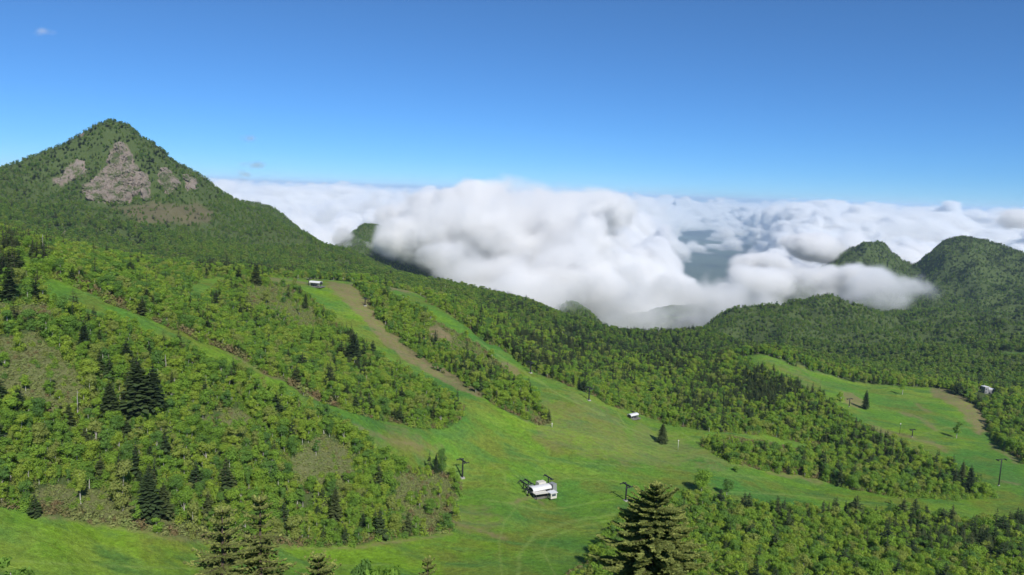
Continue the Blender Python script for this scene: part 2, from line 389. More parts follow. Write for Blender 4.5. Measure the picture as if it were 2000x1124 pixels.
ISLAND = [(690, 556), (725, 605), (765, 655), (805, 695), (870, 735), (940, 773), (1000, 808), (1050, 830), (1075, 826), (1055, 800), (1040, 765), (1000, 735), (965, 700), (930, 675), (880, 645), (840, 615), (780, 588), (745, 566)]
CLEARING = [(360, 585), (385, 545), (395, 540), (455, 540), (450, 555), (400, 590), (370, 602)]
PATCH_FAR = [(1945, 694), (1960, 688), (2100, 690), (2100, 706), (1980, 700)]
UPPER_BIT = [(30, 500), (55, 490), (75, 520), (60, 555), (40, 545)]
# dry, brown or bare ground
DRY = [[(640, 552), (690, 552), (715, 590), (760, 648), (805, 692), (870, 735), (950, 778), (925, 775), (860, 742), (800, 712), (750, 670), (700, 615), (660, 575)],
       [(830, 640), (850, 636), (885, 660), (880, 668), (845, 668)], [(975, 705), (1000, 712), (1020, 740), (1010, 745), (985, 725)],
       [(1815, 756), (1850, 762), (1895, 785), (1928, 815), (1932, 848), (1910, 850), (1892, 822), (1860, 792), (1822, 776)],
       [(740, 557), (790, 558), (820, 578), (800, 575), (760, 565)], [(1640, 760), (1690, 780), (1680, 800), (1650, 785)]]
OLIVE = [[(1040, 800), (1110, 775), (1200, 815), (1300, 850), (1400, 890), (1440, 915), (1300, 905), (1150, 895), (1060, 870)], [(850, 980), (960, 1000), (985, 1030), (900, 1040)], [(690, 835), (800, 850), (880, 880), (800, 885)], [(1480, 695), (1600, 735), (1650, 760), (1560, 745)]]
DRY_LINES = [([(645, 562), (700, 600), (760, 655), (830, 705), (900, 748), (960, 778)], 5), ([(740, 560), (800, 562), (840, 585)], 5), ([(730, 555), (800, 556), (830, 575)], 4),
             ([(690, 835), (750, 855), (820, 875)], 7), ([(880, 1018), (940, 1035), (985, 1050)], 7), ([(1000, 985), (1040, 965), (1060, 985)], 5), ([(250, 602), (190, 572), (110, 540)], 3), ([(440, 690), (560, 752), (640, 788)], 3),
             ([(1935, 870), (1960, 885), (1990, 905)], 5), ([(1960, 940), (1990, 945)], 5), ([(500, 545), (560, 548), (620, 556)], 4), ([(60, 1005), (300, 1043), (430, 1060), (560, 1068), (650, 1073), (780, 1060), (890, 1045)], 4),
             ([(1500, 925), (1560, 930), (1600, 945)], 5), ([(1760, 805), (1800, 820), (1830, 840)], 5), ([(1790, 790), (1815, 805)], 4), ([(1690, 830), (1760, 850), (1850, 880)], 5)]
TRACKS = [([(985, 892), (1060, 900), (1150, 905), (1260, 913), (1400, 925), (1500, 935)], 2.2), ([(940, 975), (1000, 985), (1060, 997), (1110, 990), (1200, 975)], 3.5), ([(1010, 1124), (1015, 1080), (1045, 1045), (1110, 1020), (1200, 1005)], 6),
          ([(1085, 1124), (1060, 1080), (1075, 1050), (1130, 1030), (1200, 1015)], 3), ([(980, 1124), (975, 1060), (985, 1020), (1010, 990)], 3), ([(1200, 820), (1240, 850), (1300, 875), (1380, 895), (1470, 915)], 2.5), ([(1205, 805), (1225, 835), (1290, 862)], 2),
          ([(1330, 845), (1370, 870), (1420, 900), (1500, 920)], 3), ([(960, 905), (985, 925), (988, 950)], 2.5), ([(0, 1095), (200, 1105), (420, 1112), (620, 1108), (760, 1102)], 4), ([(1000, 930), (1150, 935), (1230, 942)], 2), ([(1780, 855), (1850, 835), (1930, 838)], 2.5),
          ([(1300, 985), (1400, 960), (1560, 968), (1700, 985)], 3), ([(930, 665), (1000, 712), (1100, 775), (1180, 812)], 3)]
# open sasa (dwarf bamboo) and scrub inside the woods
SASA = [[(-50, 660), (70, 655), (120, 690), (160, 740), (170, 800), (90, 800), (20, 775), (-50, 780)], [(60, 960), (130, 950), (250, 975), (330, 1010), (420, 1040), (560, 1050), (560, 1070), (420, 1062), (300, 1048), (120, 1018), (60, 1004)],
        [(560, 900), (620, 850), (680, 880), (700, 940), (650, 960), (590, 950)], [(770, 925), (850, 925), (893, 945), (896, 975), (870, 990), (890, 1020), (880, 1040), (810, 1040), (770, 1000)], [(330, 660), (370, 655), (420, 690), (470, 720), (400, 690)],
        [(1095, 1108), (1130, 1100), (1180, 1110), (1180, 1140), (1090, 1140)], [(480, 560), (560, 560), (620, 620), (600, 650), (530, 620), (470, 600)], [(840, 625), (890, 640), (960, 690), (1010, 730), (960, 720), (880, 680)], [(1000, 785), (1040, 800), (1078, 828), (1050, 832)], [(-50, 590), (100, 600), (120, 640), (-50, 640)],
        [(1380, 850), (1440, 855), (1600, 880), (1560, 890), (1440, 880)], [(380, 820), (470, 800), (510, 830), (440, 850)]]
ROCK = [[(222, 284), (240, 282), (252, 300), (270, 330), (288, 345), (292, 390), (282, 392), (262, 372), (252, 398), (215, 398), (160, 380), (165, 362), (195, 342), (212, 325)],
        [(312, 335), (330, 330), (345, 345), (345, 375), (325, 380), (312, 360)], [(360, 345), (385, 345), (386, 365), (365, 370)], [(100, 352), (130, 335), (150, 312), (165, 322), (170, 345), (140, 350), (120, 360)],
        [(118, 452), (135, 450), (136, 463), (120, 464)], [(150, 262), (160, 255), (164, 262), (155, 270)]]
BARE = [[(225, 400), (290, 395), (340, 400), (380, 395), (420, 415), (400, 440), (300, 440), (240, 425)]]

def jit(u, v, x, y, px=10.0):
    k = px
    return u + k * fbm(x / 9, y / 9, 3, 51) + k * .9 * fbm(x / 31, y / 31, 2, 52), v + .6 * k * fbm(x / 9, y / 9, 3, 77) + .5 * k * fbm(x / 31, y / 31, 2, 78)
def cover(x, y, z):
    """land cover at ground points: grass, dry, sasa, rock, track, each 0..1"""
    u, v, d = project(np.stack([x, y, z], -1))
    ju, jv = jit(u, v, x, y)
    near = (y > 20) & (y < 740)
    g = in_poly(ju, jv, MEADOW) & near & ~((v < 640) & (u > 480) & (u < 900) & (y > 690))
    isl = in_poly(ju, jv, ISLAND) & near
    g &= ~isl
    g |= in_poly(ju, jv, CLEARING) & (y < 640) & near
    g |= in_poly(ju, jv, UPPER_BIT) & (y < 500) & near
    g |= in_poly(u, v, PATCH_FAR) & (y > 700) & (y < 1500)
    g |= (np.hypot(x, y) < 30)
    dry = np.zeros(len(x)); 
    for p in DRY: dry = np.maximum(dry, (in_poly(ju, jv, p) & near) * .95)
    for p in OLIVE: dry = np.maximum(dry, (in_poly(u + 5 * (ju - u), v + 5 * (jv - v), p) & near) * .34)
    for l, w in DRY_LINES: dry = np.maximum(dry, smooth(w * 1.7, w * .2, line_dist(ju, jv, l)) * near * .8)
    sasa = np.zeros(len(x), bool)
    for p in SASA: sasa |= in_poly(ju, jv, p) & near
    sasa &= ~g
    rock = np.zeros(len(x), bool); mt = (y > 900)
    for p in ROCK: rock |= in_poly(*jit(u, v, x / 3, y / 3, 9), p) & mt
    bare = np.zeros(len(x), bool)
    for p in BARE: bare |= in_poly(*jit(u, v, x / 6, y / 6, 26), p) & mt
    tr = np.zeros(len(x))
    for l, w in TRACKS: tr = np.maximum(tr, smooth(w * 1.25, w * .2, line_dist(u + (ju - u) * .3, v + (jv - v) * .3, l)) * near)
    return g, dry, sasa, rock, bare, tr, isl, u, v, d

x_, y_, z_ = GX.ravel(), GY.ravel(), GZ.ravel()
C_g, C_dry, C_sasa, C_rock, C_bare, C_tr, C_isl, PU, PV, PD = cover(x_, y_, z_)

m, nt, out = new_mat('ground')
P = pos(nt)
mp = nt.nodes.new('ShaderNodeMapping'); mp.inputs['Scale'].default_value = (.35, 1.0, 1.0); mp.inputs['Rotation'].default_value = (0, 0, .5)
nt.links.new(P, mp.inputs['Vector'])
n_big = noise(nt, .014, 4, .55, P); n_mid = noise(nt, .10, 5, .6, mp.outputs[0]); n_fine = noise(nt, 1.3, 5, .7, P); n_str = noise(nt, .05, 6, .65, mp.outputs[0])
n_pat = noise(nt, .035, 5, .6, P); n_tuft = noise(nt, .42, 6, .72, P); n_spk = noise(nt, 3.1, 3, .7, P)
grass = mixc(nt, ramp(nt, n_big, [(.40, 0.0), (.60, 1.0)]), (.074, .192, .033), (.142, .258, .021))
grass = mixc(nt, ramp(nt, n_pat, [(.47, 0.0), (.60, .8)]), grass, (.145, .176, .031))
grass = mixc(nt, ramp(nt, n_str, [(.48, 0.0), (.62, .72)]), grass, (.215, .305, .042))
grass = mixc(nt, ramp(nt, n_mid, [(.47, 0.0), (.64, .8)]), grass, (.063, .160, .036))
grass = mixc(nt, 1.0, grass, ramp(nt, n_tuft, [(.30, .66), (.70, 1.34)]), 'MULTIPLY')
grass = mixc(nt, ramp(nt, n_spk, [(.60, 0.0), (.72, .7)]), grass, (.225, .270, .065))
grass = mixc(nt, 1.0, grass, ramp(nt, n_fine, [(.25, .72), (.75, 1.26)]), 'MULTIPLY')
dryc = mixc(nt, n_mid, (.205, .150, .084), (.290, .225, .128))
dryc = mixc(nt, ramp(nt, n_fine, [(.45, 0.0), (.7, .6)]), dryc, (.105, .125, .040))
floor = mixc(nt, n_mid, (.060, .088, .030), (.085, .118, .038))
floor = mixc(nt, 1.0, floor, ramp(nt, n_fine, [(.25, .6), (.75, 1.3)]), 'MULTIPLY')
sasac = mixc(nt, n_mid, (.150, .148, .068), (.130, .160, .058))
sasac = mixc(nt, 1.0, sasac, ramp(nt, n_fine, [(.25, .55), (.75, 1.35)]), 'MULTIPLY')
barec = mixc(nt, n_mid, (.095, .100, .050), (.145, .120, .072))
rockc = mixc(nt, noise(nt, .06, 6, .7, P), (.150, .120, .100), (.270, .220, .185))
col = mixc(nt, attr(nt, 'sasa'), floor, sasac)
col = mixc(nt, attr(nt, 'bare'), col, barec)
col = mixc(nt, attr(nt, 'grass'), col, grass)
dfac = math_n(nt, 'MULTIPLY', attr(nt, 'dry'), ramp(nt, noise(nt, .35, 4, .7, P), [(.33, .25), (.6, 1.0)]))
col = mixc(nt, dfac, col, dryc)
tfac = math_n(nt, 'MULTIPLY', attr(nt, 'track'), ramp(nt, noise(nt, .5, 3, .6, P), [(.3, .12), (.7, .52)]))
col = mixc(nt, tfac, col, (.250, .335, .090))
col = mixc(nt, attr(nt, 'rock'), col, rockc)
col = mixc(nt, attr(nt, 'plain'), col, mixc(nt, noise(nt, .0012, 5, .6, P), (.03, .05, .025), (.07, .085, .05)))
hgt = math_n(nt, 'ADD', math_n(nt, 'MULTIPLY', n_tuft, 1.6), math_n(nt, 'MULTIPLY', n_fine, .7))
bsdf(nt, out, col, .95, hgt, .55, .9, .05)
M['ground'] = m
nr, nc = GX.shape
idx = np.arange(nr * nc).reshape(nr, nc)
quads = np.stack([idx[:-1, :-1], idx[:-1, 1:], idx[1:, 1:], idx[1:, :-1]], -1).reshape(-1, 4)[:, ::-1]
me = np_mesh('terrain', np.stack([x_, y_, z_], -1), [quads], [M['ground']], None, True)
def blur(a):
    a = a.reshape(nr, nc).astype(float); b = a.copy()
    b[1:-1, 1:-1] = (a[1:-1, 1:-1] * 2 + a[:-2, 1:-1] + a[2:, 1:-1] + a[1:-1, :-2] + a[1:-1, 2:]) / 6
    return b.ravel()
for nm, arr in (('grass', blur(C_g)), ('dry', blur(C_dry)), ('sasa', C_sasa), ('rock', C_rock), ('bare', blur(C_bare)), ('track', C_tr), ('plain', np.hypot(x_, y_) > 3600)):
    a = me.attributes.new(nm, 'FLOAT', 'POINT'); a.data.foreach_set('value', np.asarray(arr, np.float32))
terrain = link(bpy.data.objects.new('terrain', me)); tag(terrain, kind='structure')

# ------------------------------------------------------------------ trees
def cards(centers, normals, sizes, g, sides=4, stretch=1.0):
    """flat leaf clumps: one ragged polygon for each centre"""
    n = len(centers)
    nrm = normals / np.maximum(np.linalg.norm(normals, axis=1, keepdims=True), 1e-6)
    ref = g.normal(size=(n, 3)); a = np.cross(nrm, ref); a /= np.maximum(np.linalg.norm(a, axis=1, keepdims=True), 1e-6)
    b = np.cross(nrm, a)
    V = np.empty((n, sides, 3))
    for k in range(sides):
        t = 2 * math.pi * k / sides + g.uniform(-.35, .35, n); r = sizes * g.uniform(.65, 1.2, n)
        V[:, k] = centers + a * (np.cos(t) * r * stretch)[:, None] + b * (np.sin(t) * r)[:, None]
    F = np.arange(n * sides).reshape(n, sides)
    return V.reshape(-1, 3), F
def tube_path(pts, radii, sides=6):
    pts = np.asarray(pts, float); V = []; n = len(pts)
    for i, p in enumerate(pts):
        d = pts[min(i + 1, n - 1)] - pts[max(i - 1, 0)]; d /= np.linalg.norm(d)
        a = np.cross(d, (0, 1, .13)); a /= np.linalg.norm(a); b = np.cross(d, a)
        for k in range(sides):
            t = 2 * math.pi * k / sides; V.append(p + (a * math.cos(t) + b * math.sin(t)) * radii[i])
    F = [(i * sides + k, i * sides + (k + 1) % sides, (i + 1) * sides + (k + 1) % sides, (i + 1) * sides + k) for i in range(n - 1) for k in range(sides)]
    return np.array(V), np.array(F)
def joined(parts):
    V, F, o = [], [], 0
    for v, f in parts: V.append(v); F.append(f + o); o += len(v)
    return np.concatenate(V), np.concatenate(F)
def birch_geo(seed, H=8.5, R=2.7, n=430, card=.44, base=.14):
    """mountain birch: forked pale stem, crown of uneven leafy clumps"""
    g = np.random.default_rng(seed)
    lean = g.normal(size=2) * .35
    stem = [np.array([lean[0] * t * t + .12 * math.sin(5 * t), lean[1] * t * t, H * .86 * t]) for t in np.linspace(0, 1, 6)]
    tr = [tube_path(stem, np.linspace(.17, .035, 6))]
    nl = g.integers(13, 19); C, Rl = [], []
    for k in range(nl):
        t = g.uniform(base + .06, .98); a = g.uniform(0, 2 * math.pi)
        w = R * (0.45 + 1.1 * (t - base) / (1 - base)) if t < .62 else R * math.sqrt(max(0.06, 1 - ((t - .58) / .46) ** 2))
        rr = w * g.uniform(.15, .72); s = stem[min(5, int(t * 5.8))]
        C.append((s[0] + rr * math.cos(a), s[1] + rr * math.sin(a), H * t)); Rl.append(g.uniform(.75, 1.35) * R / 2.7)
        if k < 6:
            q = stem[max(1, min(4, int(t * 4)))]
            tr.append(tube_path([q, (q + np.array(C[-1])) / 2 + (0, 0, -.2), np.array(C[-1])], [.07, .05, .02], 4))
    C, Rl = np.array(C), np.array(Rl)
    w = Rl ** 2; which = g.choice(nl, n, p=w / w.sum())
    d = g.normal(size=(n, 3)); d[:, 2] = np.abs(d[:, 2]) * g.choice([1, 1, 1, -1], n); d /= np.linalg.norm(d, axis=1, keepdims=True)
    rad = Rl[which] * g.uniform(.55, 1.15, n)
    P_ = C[which] + d * rad[:, None] * (1.0, 1.0, .8)
    nr_ = d + g.normal(size=(n, 3)) * .45 + (0, 0, .25)
    return joined(tr), cards(P_, nr_, card * g.uniform(.6, 1.25, n), g)
def fir_geo(seed, H=11.0, R=2.3, whorls=19, per=7, base=.06, droop=.28, full=False):
    """fir: straight stem with tiers of boughs, each bough a few ragged fans of needles"""
    g = np.random.default_rng(seed)
    tr = tube_path([(0, 0, H * t) for t in np.linspace(0, 1, 6)], np.linspace(.2, .02, 6))
    V, F, o = [], [], 0
    for w in range(whorls):
        t = base + (1 - base) * (w + g.uniform(-.25, .25)) / whorls; t = min(max(t, base), .985)
        L0 = R * (1 - t) ** .78 * (1.0 if t > base + .1 else .75) + .10
        off = g.uniform(0, 6.28)
        for k in range(per):
            if g.uniform() < .12: continue
            a = off + 2 * math.pi * k / per + g.uniform(-.4, .4); L = L0 * g.uniform(.45, 1.3)
            ca, sa = math.cos(a), math.sin(a); dr = droop * g.uniform(.5, 1.4) * (1.1 - t)
            z0 = H * t
            def p(s, side, lift=0.0):
                rr = s * L; zz = z0 + .16 * rr - dr * rr * rr / max(L0, .4) + lift
                return (ca * rr - sa * side, sa * rr + ca * side, zz)
            wd = min(L * g.uniform(.26, .40), .75)
            for (s0, s1, sw, li) in ((.05, .62, .75, 0.0), (.35, 1.0, 1.0, .05), (.55, .95, .6, -.06)):
                sm = (s0 + s1) / 2; j = g.uniform(-.15, .15, 4) * wd
                V += [p(s0, 0, li), p(sm, -wd * sw + j[0], li - .12 * wd + j[1]), p(s1, j[2], li), p(sm, wd * sw + j[3], li - .12 * wd)]
                F.append((o, o + 1, o + 2, o + 3)); o += 4
    # leading shoot
    V += [(-.12, 0, H * .94), (.12, 0, H * .94), (.02, .02, H * 1.03), (-.02, 0, H * 1.03), (0, -.12, H * .94), (0, .12, H * .94), (0, .02, H * 1.03), (0, -.02, H * 1.03)]
    F += [(o, o + 1, o + 2, o + 3), (o + 4, o + 5, o + 6, o + 7)]
    return tr, (np.array(V), np.array(F))
def bush_geo(seed, H=1.6, R=1.3, n=70, card=.30):
    g = np.random.default_rng(seed)
    d = g.normal(size=(n, 3)); d[:, 2] = np.abs(d[:, 2]); d /= np.linalg.norm(d, axis=1, keepdims=True)
    P_ = d * (R, R, H) * g.uniform(.5, 1.1, (n, 1)) * (1 + .35 * np.sin(3 * np.arctan2(d[:, 1], d[:, 0]) + seed))[:, None]
    P_[:, 2] = np.maximum(P_[:, 2], .05)
    return cards(P_, d + g.normal(size=(n, 3)) * .5 + (0, 0, .2), card * g.uniform(.6, 1.3, n), g, 4, 1.0)

KINDS = {}     # name -> list of (trunk mesh, crown mesh, joined mesh, nominal height)
def add_kind(name, trunk, crown, H, mt, mc):
    tm = np_mesh(name + '_trunk', trunk[0], [trunk[1]], [M[mt]], None, True) if trunk is not None else None
    cm = np_mesh(name + '_crown', crown[0], [crown[1]], [M[mc]])
    if trunk is not None:
        V = np.concatenate([trunk[0], crown[0]]); F = [trunk[1], crown[1] + len(trunk[0])]
        jm = np_mesh(name + '_whole', V, F, [M[mt], M[mc]], np.concatenate([np.zeros(len(trunk[1]), int), np.ones(len(crown[1]), int)]))
    else: jm = cm
    KINDS.setdefault(name, []).append((tm, cm, jm, H))
for s in range(8):
    h = (8.6, 7.4, 9.6, 6.8, 8.0, 9.0, 6.0, 8.4)[s]; add_kind('birch', *birch_geo(100 + s, h, (2.7, 2.3, 2.2, 2.9, 3.5, 2.0, 2.7, 3.9)[s], (2300, 2000, 2000, 2300, 2900, 1800, 1800, 3200)[s], .19, (.10, .14, .24, .05, .12, .18, .04, .16)[s]), h, 'birch_bark', 'birch_leaf')
for s in range(6):
    h = (11.0, 9.5, 12.0, 8.0, 10.5, 9.0)[s]; add_kind('fir', *fir_geo(200 + s, h, (2.7, 2.6, 2.2, 3.1, 3.4, 2.1)[s], (20, 17, 22, 14, 18, 15)[s], (9, 8, 8, 9, 9, 7)[s]), h, 'fir_bark', 'fir_leaf')
for s in range(3):
    h = (18.0, 16.0, 20.0)[s]; add_kind('fir_big', *fir_geo(250 + s, h, (5.0, 4.4, 4.0)[s], (40, 34, 42)[s], 13, .05, .22), h, 'fir_bark', 'fir_leaf')
for s in range(3):
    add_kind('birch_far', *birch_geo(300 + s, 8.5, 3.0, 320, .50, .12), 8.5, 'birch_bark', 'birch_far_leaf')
for s in range(2):
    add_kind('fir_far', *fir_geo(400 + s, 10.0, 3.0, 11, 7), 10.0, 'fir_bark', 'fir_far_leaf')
for s in range(3): add_kind('sasa', None, bush_geo(500 + s, 1.3, 1.5, 80, .30), 1.3, None, 'sasa_leaf')
for s in range(3): add_kind('bush', None, bush_geo(700 + s, 2.9, 1.9, 420, .21), 2.9, None, 'birch_leaf')
for s in range(3): add_kind('scrub', None, bush_geo(600 + s, 1.8, 1.3, 90, .28), 1.8, None, 'brush_leaf')

def jgrid(x0, x1, y0, y1, s):
    X, Y = np.meshgrid(np.arange(x0, x1, s), np.arange(y0, y1, s)); X, Y = X.ravel(), Y.ravel()
    return X + rng.uniform(-.48, .48, len(X)) * s, Y + rng.uniform(-.48, .48, len(Y)) * s
# share of conifers by place in the picture, from the photograph
CONIFER = [(1080, 690, 190, 70, .62), (1500, 770, 170, 50, .85), (1280, 690, 160, 50, .68), (1900, 500, 160, 70, .9), (1700, 500, 120, 60, .9), (1950, 620, 100, 60, .5), (520, 535, 40, 15, .8), (500, 600, 60, 40, .45), (20, 520, 50, 50, .8), (70, 510, 30, 30, .7), (700, 690, 45, 50, .5), (250, 760, 45, 40, .75), (290, 960, 40, 40, .7),
           (160, 640, 30, 30, .5), (1900, 1060, 170, 60, .42), (1640, 1000, 160, 30, .5), (1500, 985, 60, 30, .45), (1900, 790, 70, 50, .35), (200, 300, 220, 90, .55), (1700, 860, 140, 60, .3), (1450, 870, 60, 20, .25), (1920, 500, 120, 60, .5), (1690, 490, 60, 30, .5), (1620, 600, 80, 40, .35), (700, 800, 60, 40, .22),
           (200, 440, 160, 40, .35), (1000, 610, 90, 30, .5), (330, 700, 40, 40, .35), (640, 880, 20, 40, .3), (420, 530, 40, 20, .5)]
def conifer_share(u, v, x, y):
    s = np.full(np.shape(u), .07)
    for cu, cv, ru, rv, a in CONIFER: s = np.maximum(s, a * np.exp(-((u - cu) / ru) ** 2 - ((v - cv) / rv) ** 2))
    return np.clip(s * .9 * (1 + 1.5 * fbm(x / 38, y / 38, 3, 91)), 0, .95)
T = dict(x=[], y=[], z=[], h=[], kind=[], var=[], rot=[], wide=[])
def scatter(y0, y1, s, far):
    w = y1 * .86 + 40
    x, y = jgrid(-w, w, y0, y1, s) if not far else (rng.uniform(-w, w, int(2 * w * (y1 - y0) / s / s)), rng.uniform(y0, y1, int(2 * w * (y1 - y0) / s / s)))
    ok = np.abs(x) < y * .78 + 45; x, y = x[ok], y[ok]
    z = ground(x, y)
    g, dry, sasa, rock, bare, tr, isl, u, v, d = cover(x, y, z)
    ok = ~g & (dry < .5) & (v < 1420) & (np.hypot(x, y) < 3200)
    near_cam = (y < 150) & (u < 1150); ok &= ~near_cam & ~((y < 110))
    dens = np.ones(len(x))
    dens[sasa] = .07; dens[bare] = .22; dens[rock] = .13
    gap = fbm(x / 26, y / 26, 3, 131)
    if not far:
        thin = ((u > 470) & (u < 680) & (v > 555) & (v < 660)) | ((u > 760) & (u < 1000) & (v < 700) & isl)
        dens *= np.where(gap < -.38, .3, 1.0); dens = np.where(thin, dens * .45, dens)
    else: dens *= np.where(gap < -.33, .45, 1.0)
    ok &= rng.uniform(size=len(x)) < dens
    x, y, z, u, v = (q[ok] for q in (x, y, z, u, v))
    con = rng.uniform(size=len(x)) < conifer_share(u, v, x, y)
    size = (rng.uniform(.45, 1.0, len(x)) + .28 * rng.uniform(size=len(x)) ** 3) * (1 + .25 * fbm(x / 60, y / 60, 2, 7))
    H = np.where(con, 11.0, 7.6) * size
    if far: H *= np.where(y > 1250, .72, .93)
    vis = ~hidden(x, y, z + H, 10.0)
    for k, q in zip(('x', 'y', 'z', 'h'), (x, y, z, H)): T[k].append(q[vis])
    con = con[vis]; n = len(con)
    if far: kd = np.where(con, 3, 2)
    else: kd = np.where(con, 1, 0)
    T['kind'].append(kd); T['var'].append(rng.integers(0, 60, n)); T['rot'].append(rng.uniform(0, 6.283, n)); T['wide'].append(rng.uniform(.78, 1.28, n) * (1.25 if far else 1.0))
scatter(110, 760, 3.3, False)
scatter(760, 1250, 5.0, True)
scatter(1250, 2050, 5.1, True)
scatter(2050, 2900, 5.4, True)
T = {k: np.concatenate(v) for k, v in T.items()}
print('trees', len(T['x']), 'birch', (T['kind'] == 0).sum(), 'fir', (T['kind'] == 1).sum())

# single trees that the photograph lets one pick out: (kind, u, v of the foot, height px, spread, label)
SPECIAL = [
    ('fir', 1293, 866, 42, 1.25, 'lone dark conifer on the open meadow below the white-roofed station'),
    ('birch', 1419, 968, 34, .9, 'small round-crowned birch with a bare stem, alone at the meadow edge beyond the big fir'),
    ('birch', 1370, 962, 42, 1.2, 'broad dark-green birch at the tip of the lower wood beside the meadow'),
    ('birch', 1868, 856, 32, 1.45, 'round pale birch standing alone in the middle of the far meadow'),
    ('birch', 1762, 772, 26, 1.3, 'lone bushy birch at the upper edge of the far meadow'),
    ('fir', 1892, 968, 62, .9, 'tall dark conifer at the right end of the strip wood, beside the meadow'),
    ('fir', 1878, 945, 48, .8, 'slim conifer just behind the tallest one at the end of the strip wood'),
    ('birch', 1925, 972, 26, 1.3, 'low round bush-like birch at the very tip of the strip wood'),
    ('fir', 838, 925, 44, .6, 'slim conifer, leftmost of the small clump above the brown scrub'),
    ('fir', 851, 928, 46, .6, 'slim conifer in the middle of the small clump above the brown scrub'),
    ('birch', 863, 930, 50, .6, 'thin birch with a long white stem beside the lift pylon on the meadow'),
    ('fir', 787, 915, 30, .7, 'short pointed conifer poking above the edge of the wood left of the pylon'),
    ('birch', 158, 985, 75, .9, 'birch with a straight white trunk above the sasa bank, leftmost of the pale trunks'),
    ('birch', 240, 1000, 95, .9, 'birch with a long leaning white trunk rising from the sasa bank'),
    ('birch', 360, 1015, 60, .8, 'birch with a crooked white stem at the foot of the left wood'),
    ('birch', 376, 1044, 60, .7, 'thin birch with a wavy pale stem standing in the grass edge of the sasa bank'),
    ('fir', 68, 1010, 48, 1.3, 'small dark bushy conifer at the meadow edge on the far left'),
    ('fir', 270, 815, 120, 1.25, 'largest dark conifer of the pair in the middle of the left wood'),
    ('fir', 300, 812, 100, 1.1, 'dark conifer leaning on the largest one in the middle of the left wood'),
    ('fir', 215, 820, 80, 1.1, 'dark conifer just left of the largest pair in the left wood'),
    ('fir', 290, 1018, 100, 1.25, 'broad dark conifer behind the long white birch trunk'),
    ('fir', 320, 1015, 75, 1.1, 'shorter dark conifer to the right of the broad one behind the sasa bank'),
    ('fir', 18, 590, 80, 1.0, 'dark conifer at the left edge beside the top of the grass strip'),
    ('fir', 70, 590, 52, 1.0, 'dark conifer at the top end of the grass strip on the left slope'),
    ('fir', 165, 690, 65, .9, 'upright dark conifer rising below the upper end of the grass strip'),
    ('fir', 690, 715, 68, 1.15, 'large dark conifer in the wood beside the brown run'),
    ('fir', 655, 1028, 80, .8, 'dark slender conifer with a bare lower stem near the foot of the wood'),
    ('fir', 597, 605, 34, .9, 'pointed conifer just below the upper lift station'),
    ('fir', 563, 583, 30, .9, 'pointed conifer left of the upper lift station'),
    ('fir', 466, 560, 42, 1.1, 'dark conifer on the ridge left of the upper station, left one of the group'),
    ('fir', 500, 558, 46, 1.2, 'dark conifer on the ridge left of the upper station, tallest of the group'),
    ('fir', 912, 690, 30, .7, 'lone slim conifer in the scrub below the right-hand grass run'),
    ('fir', 1690, 800, 40, .9, 'tall conifer above the knoll meadow where the two grass slopes meet'),
    ('birch', 1642, 785, 20, 1.1, 'small bush-like birch on the bare patch of the knoll'),
    ('birch', 1437, 922, 9, 2.2, 'low flat bush standing in for a dark streak in the grass before the strip wood'),  # flattened birch added to stand in for a dark streak on the grass
    ('birch', 1740, 985, 10, 2.2, 'low flat bush standing in for a dark streak at the near edge of the right-hand meadow'),  # another flattened birch, added for the dark streak at the meadow edge
    ('birch', 1385, 845, 26, 1.0, 'small pale birch beside the meadow right of the white-roofed station'),
]
tree_count = 0
def place_tree(kind, k, loc, h, wide, rot, label, group):
    tm, cm, jm, H0 = KINDS[kind][k % len(KINDS[kind])]
    nm = {'birch': 'birch_tree', 'fir': 'fir_tree', 'birch_far': 'birch_tree', 'fir_far': 'fir_tree', 'fir_big': 'fir_tree'}[kind]
    r = bpy.data.objects.new(nm, None); r.location = loc; r.rotation_euler = (0, 0, rot); r.empty_display_size = .3
    s = h / H0; r.scale = (s * wide, s * wide, s)
    scene.collection.objects.link(r)
    t = bpy.data.objects.new('trunk', tm); t.parent = r; scene.collection.objects.link(t)
    c = bpy.data.objects.new('crown', cm); c.parent = r; scene.collection.objects.link(c)
    tag(r, label, 'tree', group); return r
special_xy = []
for i, (kd, u, v, hp, w, lab) in enumerate(SPECIAL):
    p = ground_hit(u, v, 120); d = p @ _F; h = hp * d / F_PX
    special_xy.append((p[0], p[1]))
    if kd == 'fir' and h > 11: kd = 'fir_big'
    place_tree(kd, i * 3 + 1, (p[0], p[1], p[2] - .15), h, w, i * 1.3, lab, None)
sx = np.array(special_xy)
keep = np.ones(len(T['x']), bool)
_lp = ground_hit(1926, 764, 500)
keep &= ~((np.abs(T['x'] / T['y'] - _lp[0] / _lp[1]) < .014) & (T['y'] > _lp[1] - 75) & (T['y'] < _lp[1] + 8))
for a, b in sx: keep &= np.hypot(T['x'] - a, T['y'] - b) > 2.6
T = {k: v[keep] for k, v in T.items()}
tu, tv, td = project(np.stack([T['x'], T['y'], T['z'] + T['h'] * .6], -1))
in_view = (tu > -8) & (tu < 2008) & (tv > 0) & (tv < 1140) & ~hidden(T['x'], T['y'], T['z'] + T['h'], 0.0)
size_px = T['h'] / td * F_PX
single = np.zeros(len(tu), bool)
for kd, spec in ((0, 'birch'), (1, 'fir')):
    n_sp = sum(1 for s in SPECIAL if s[0] == spec)
    c = np.where((T['kind'] == kd) & in_view)[0]
    single[c[np.argsort(-size_px[c])[:300 - n_sp]]] = True
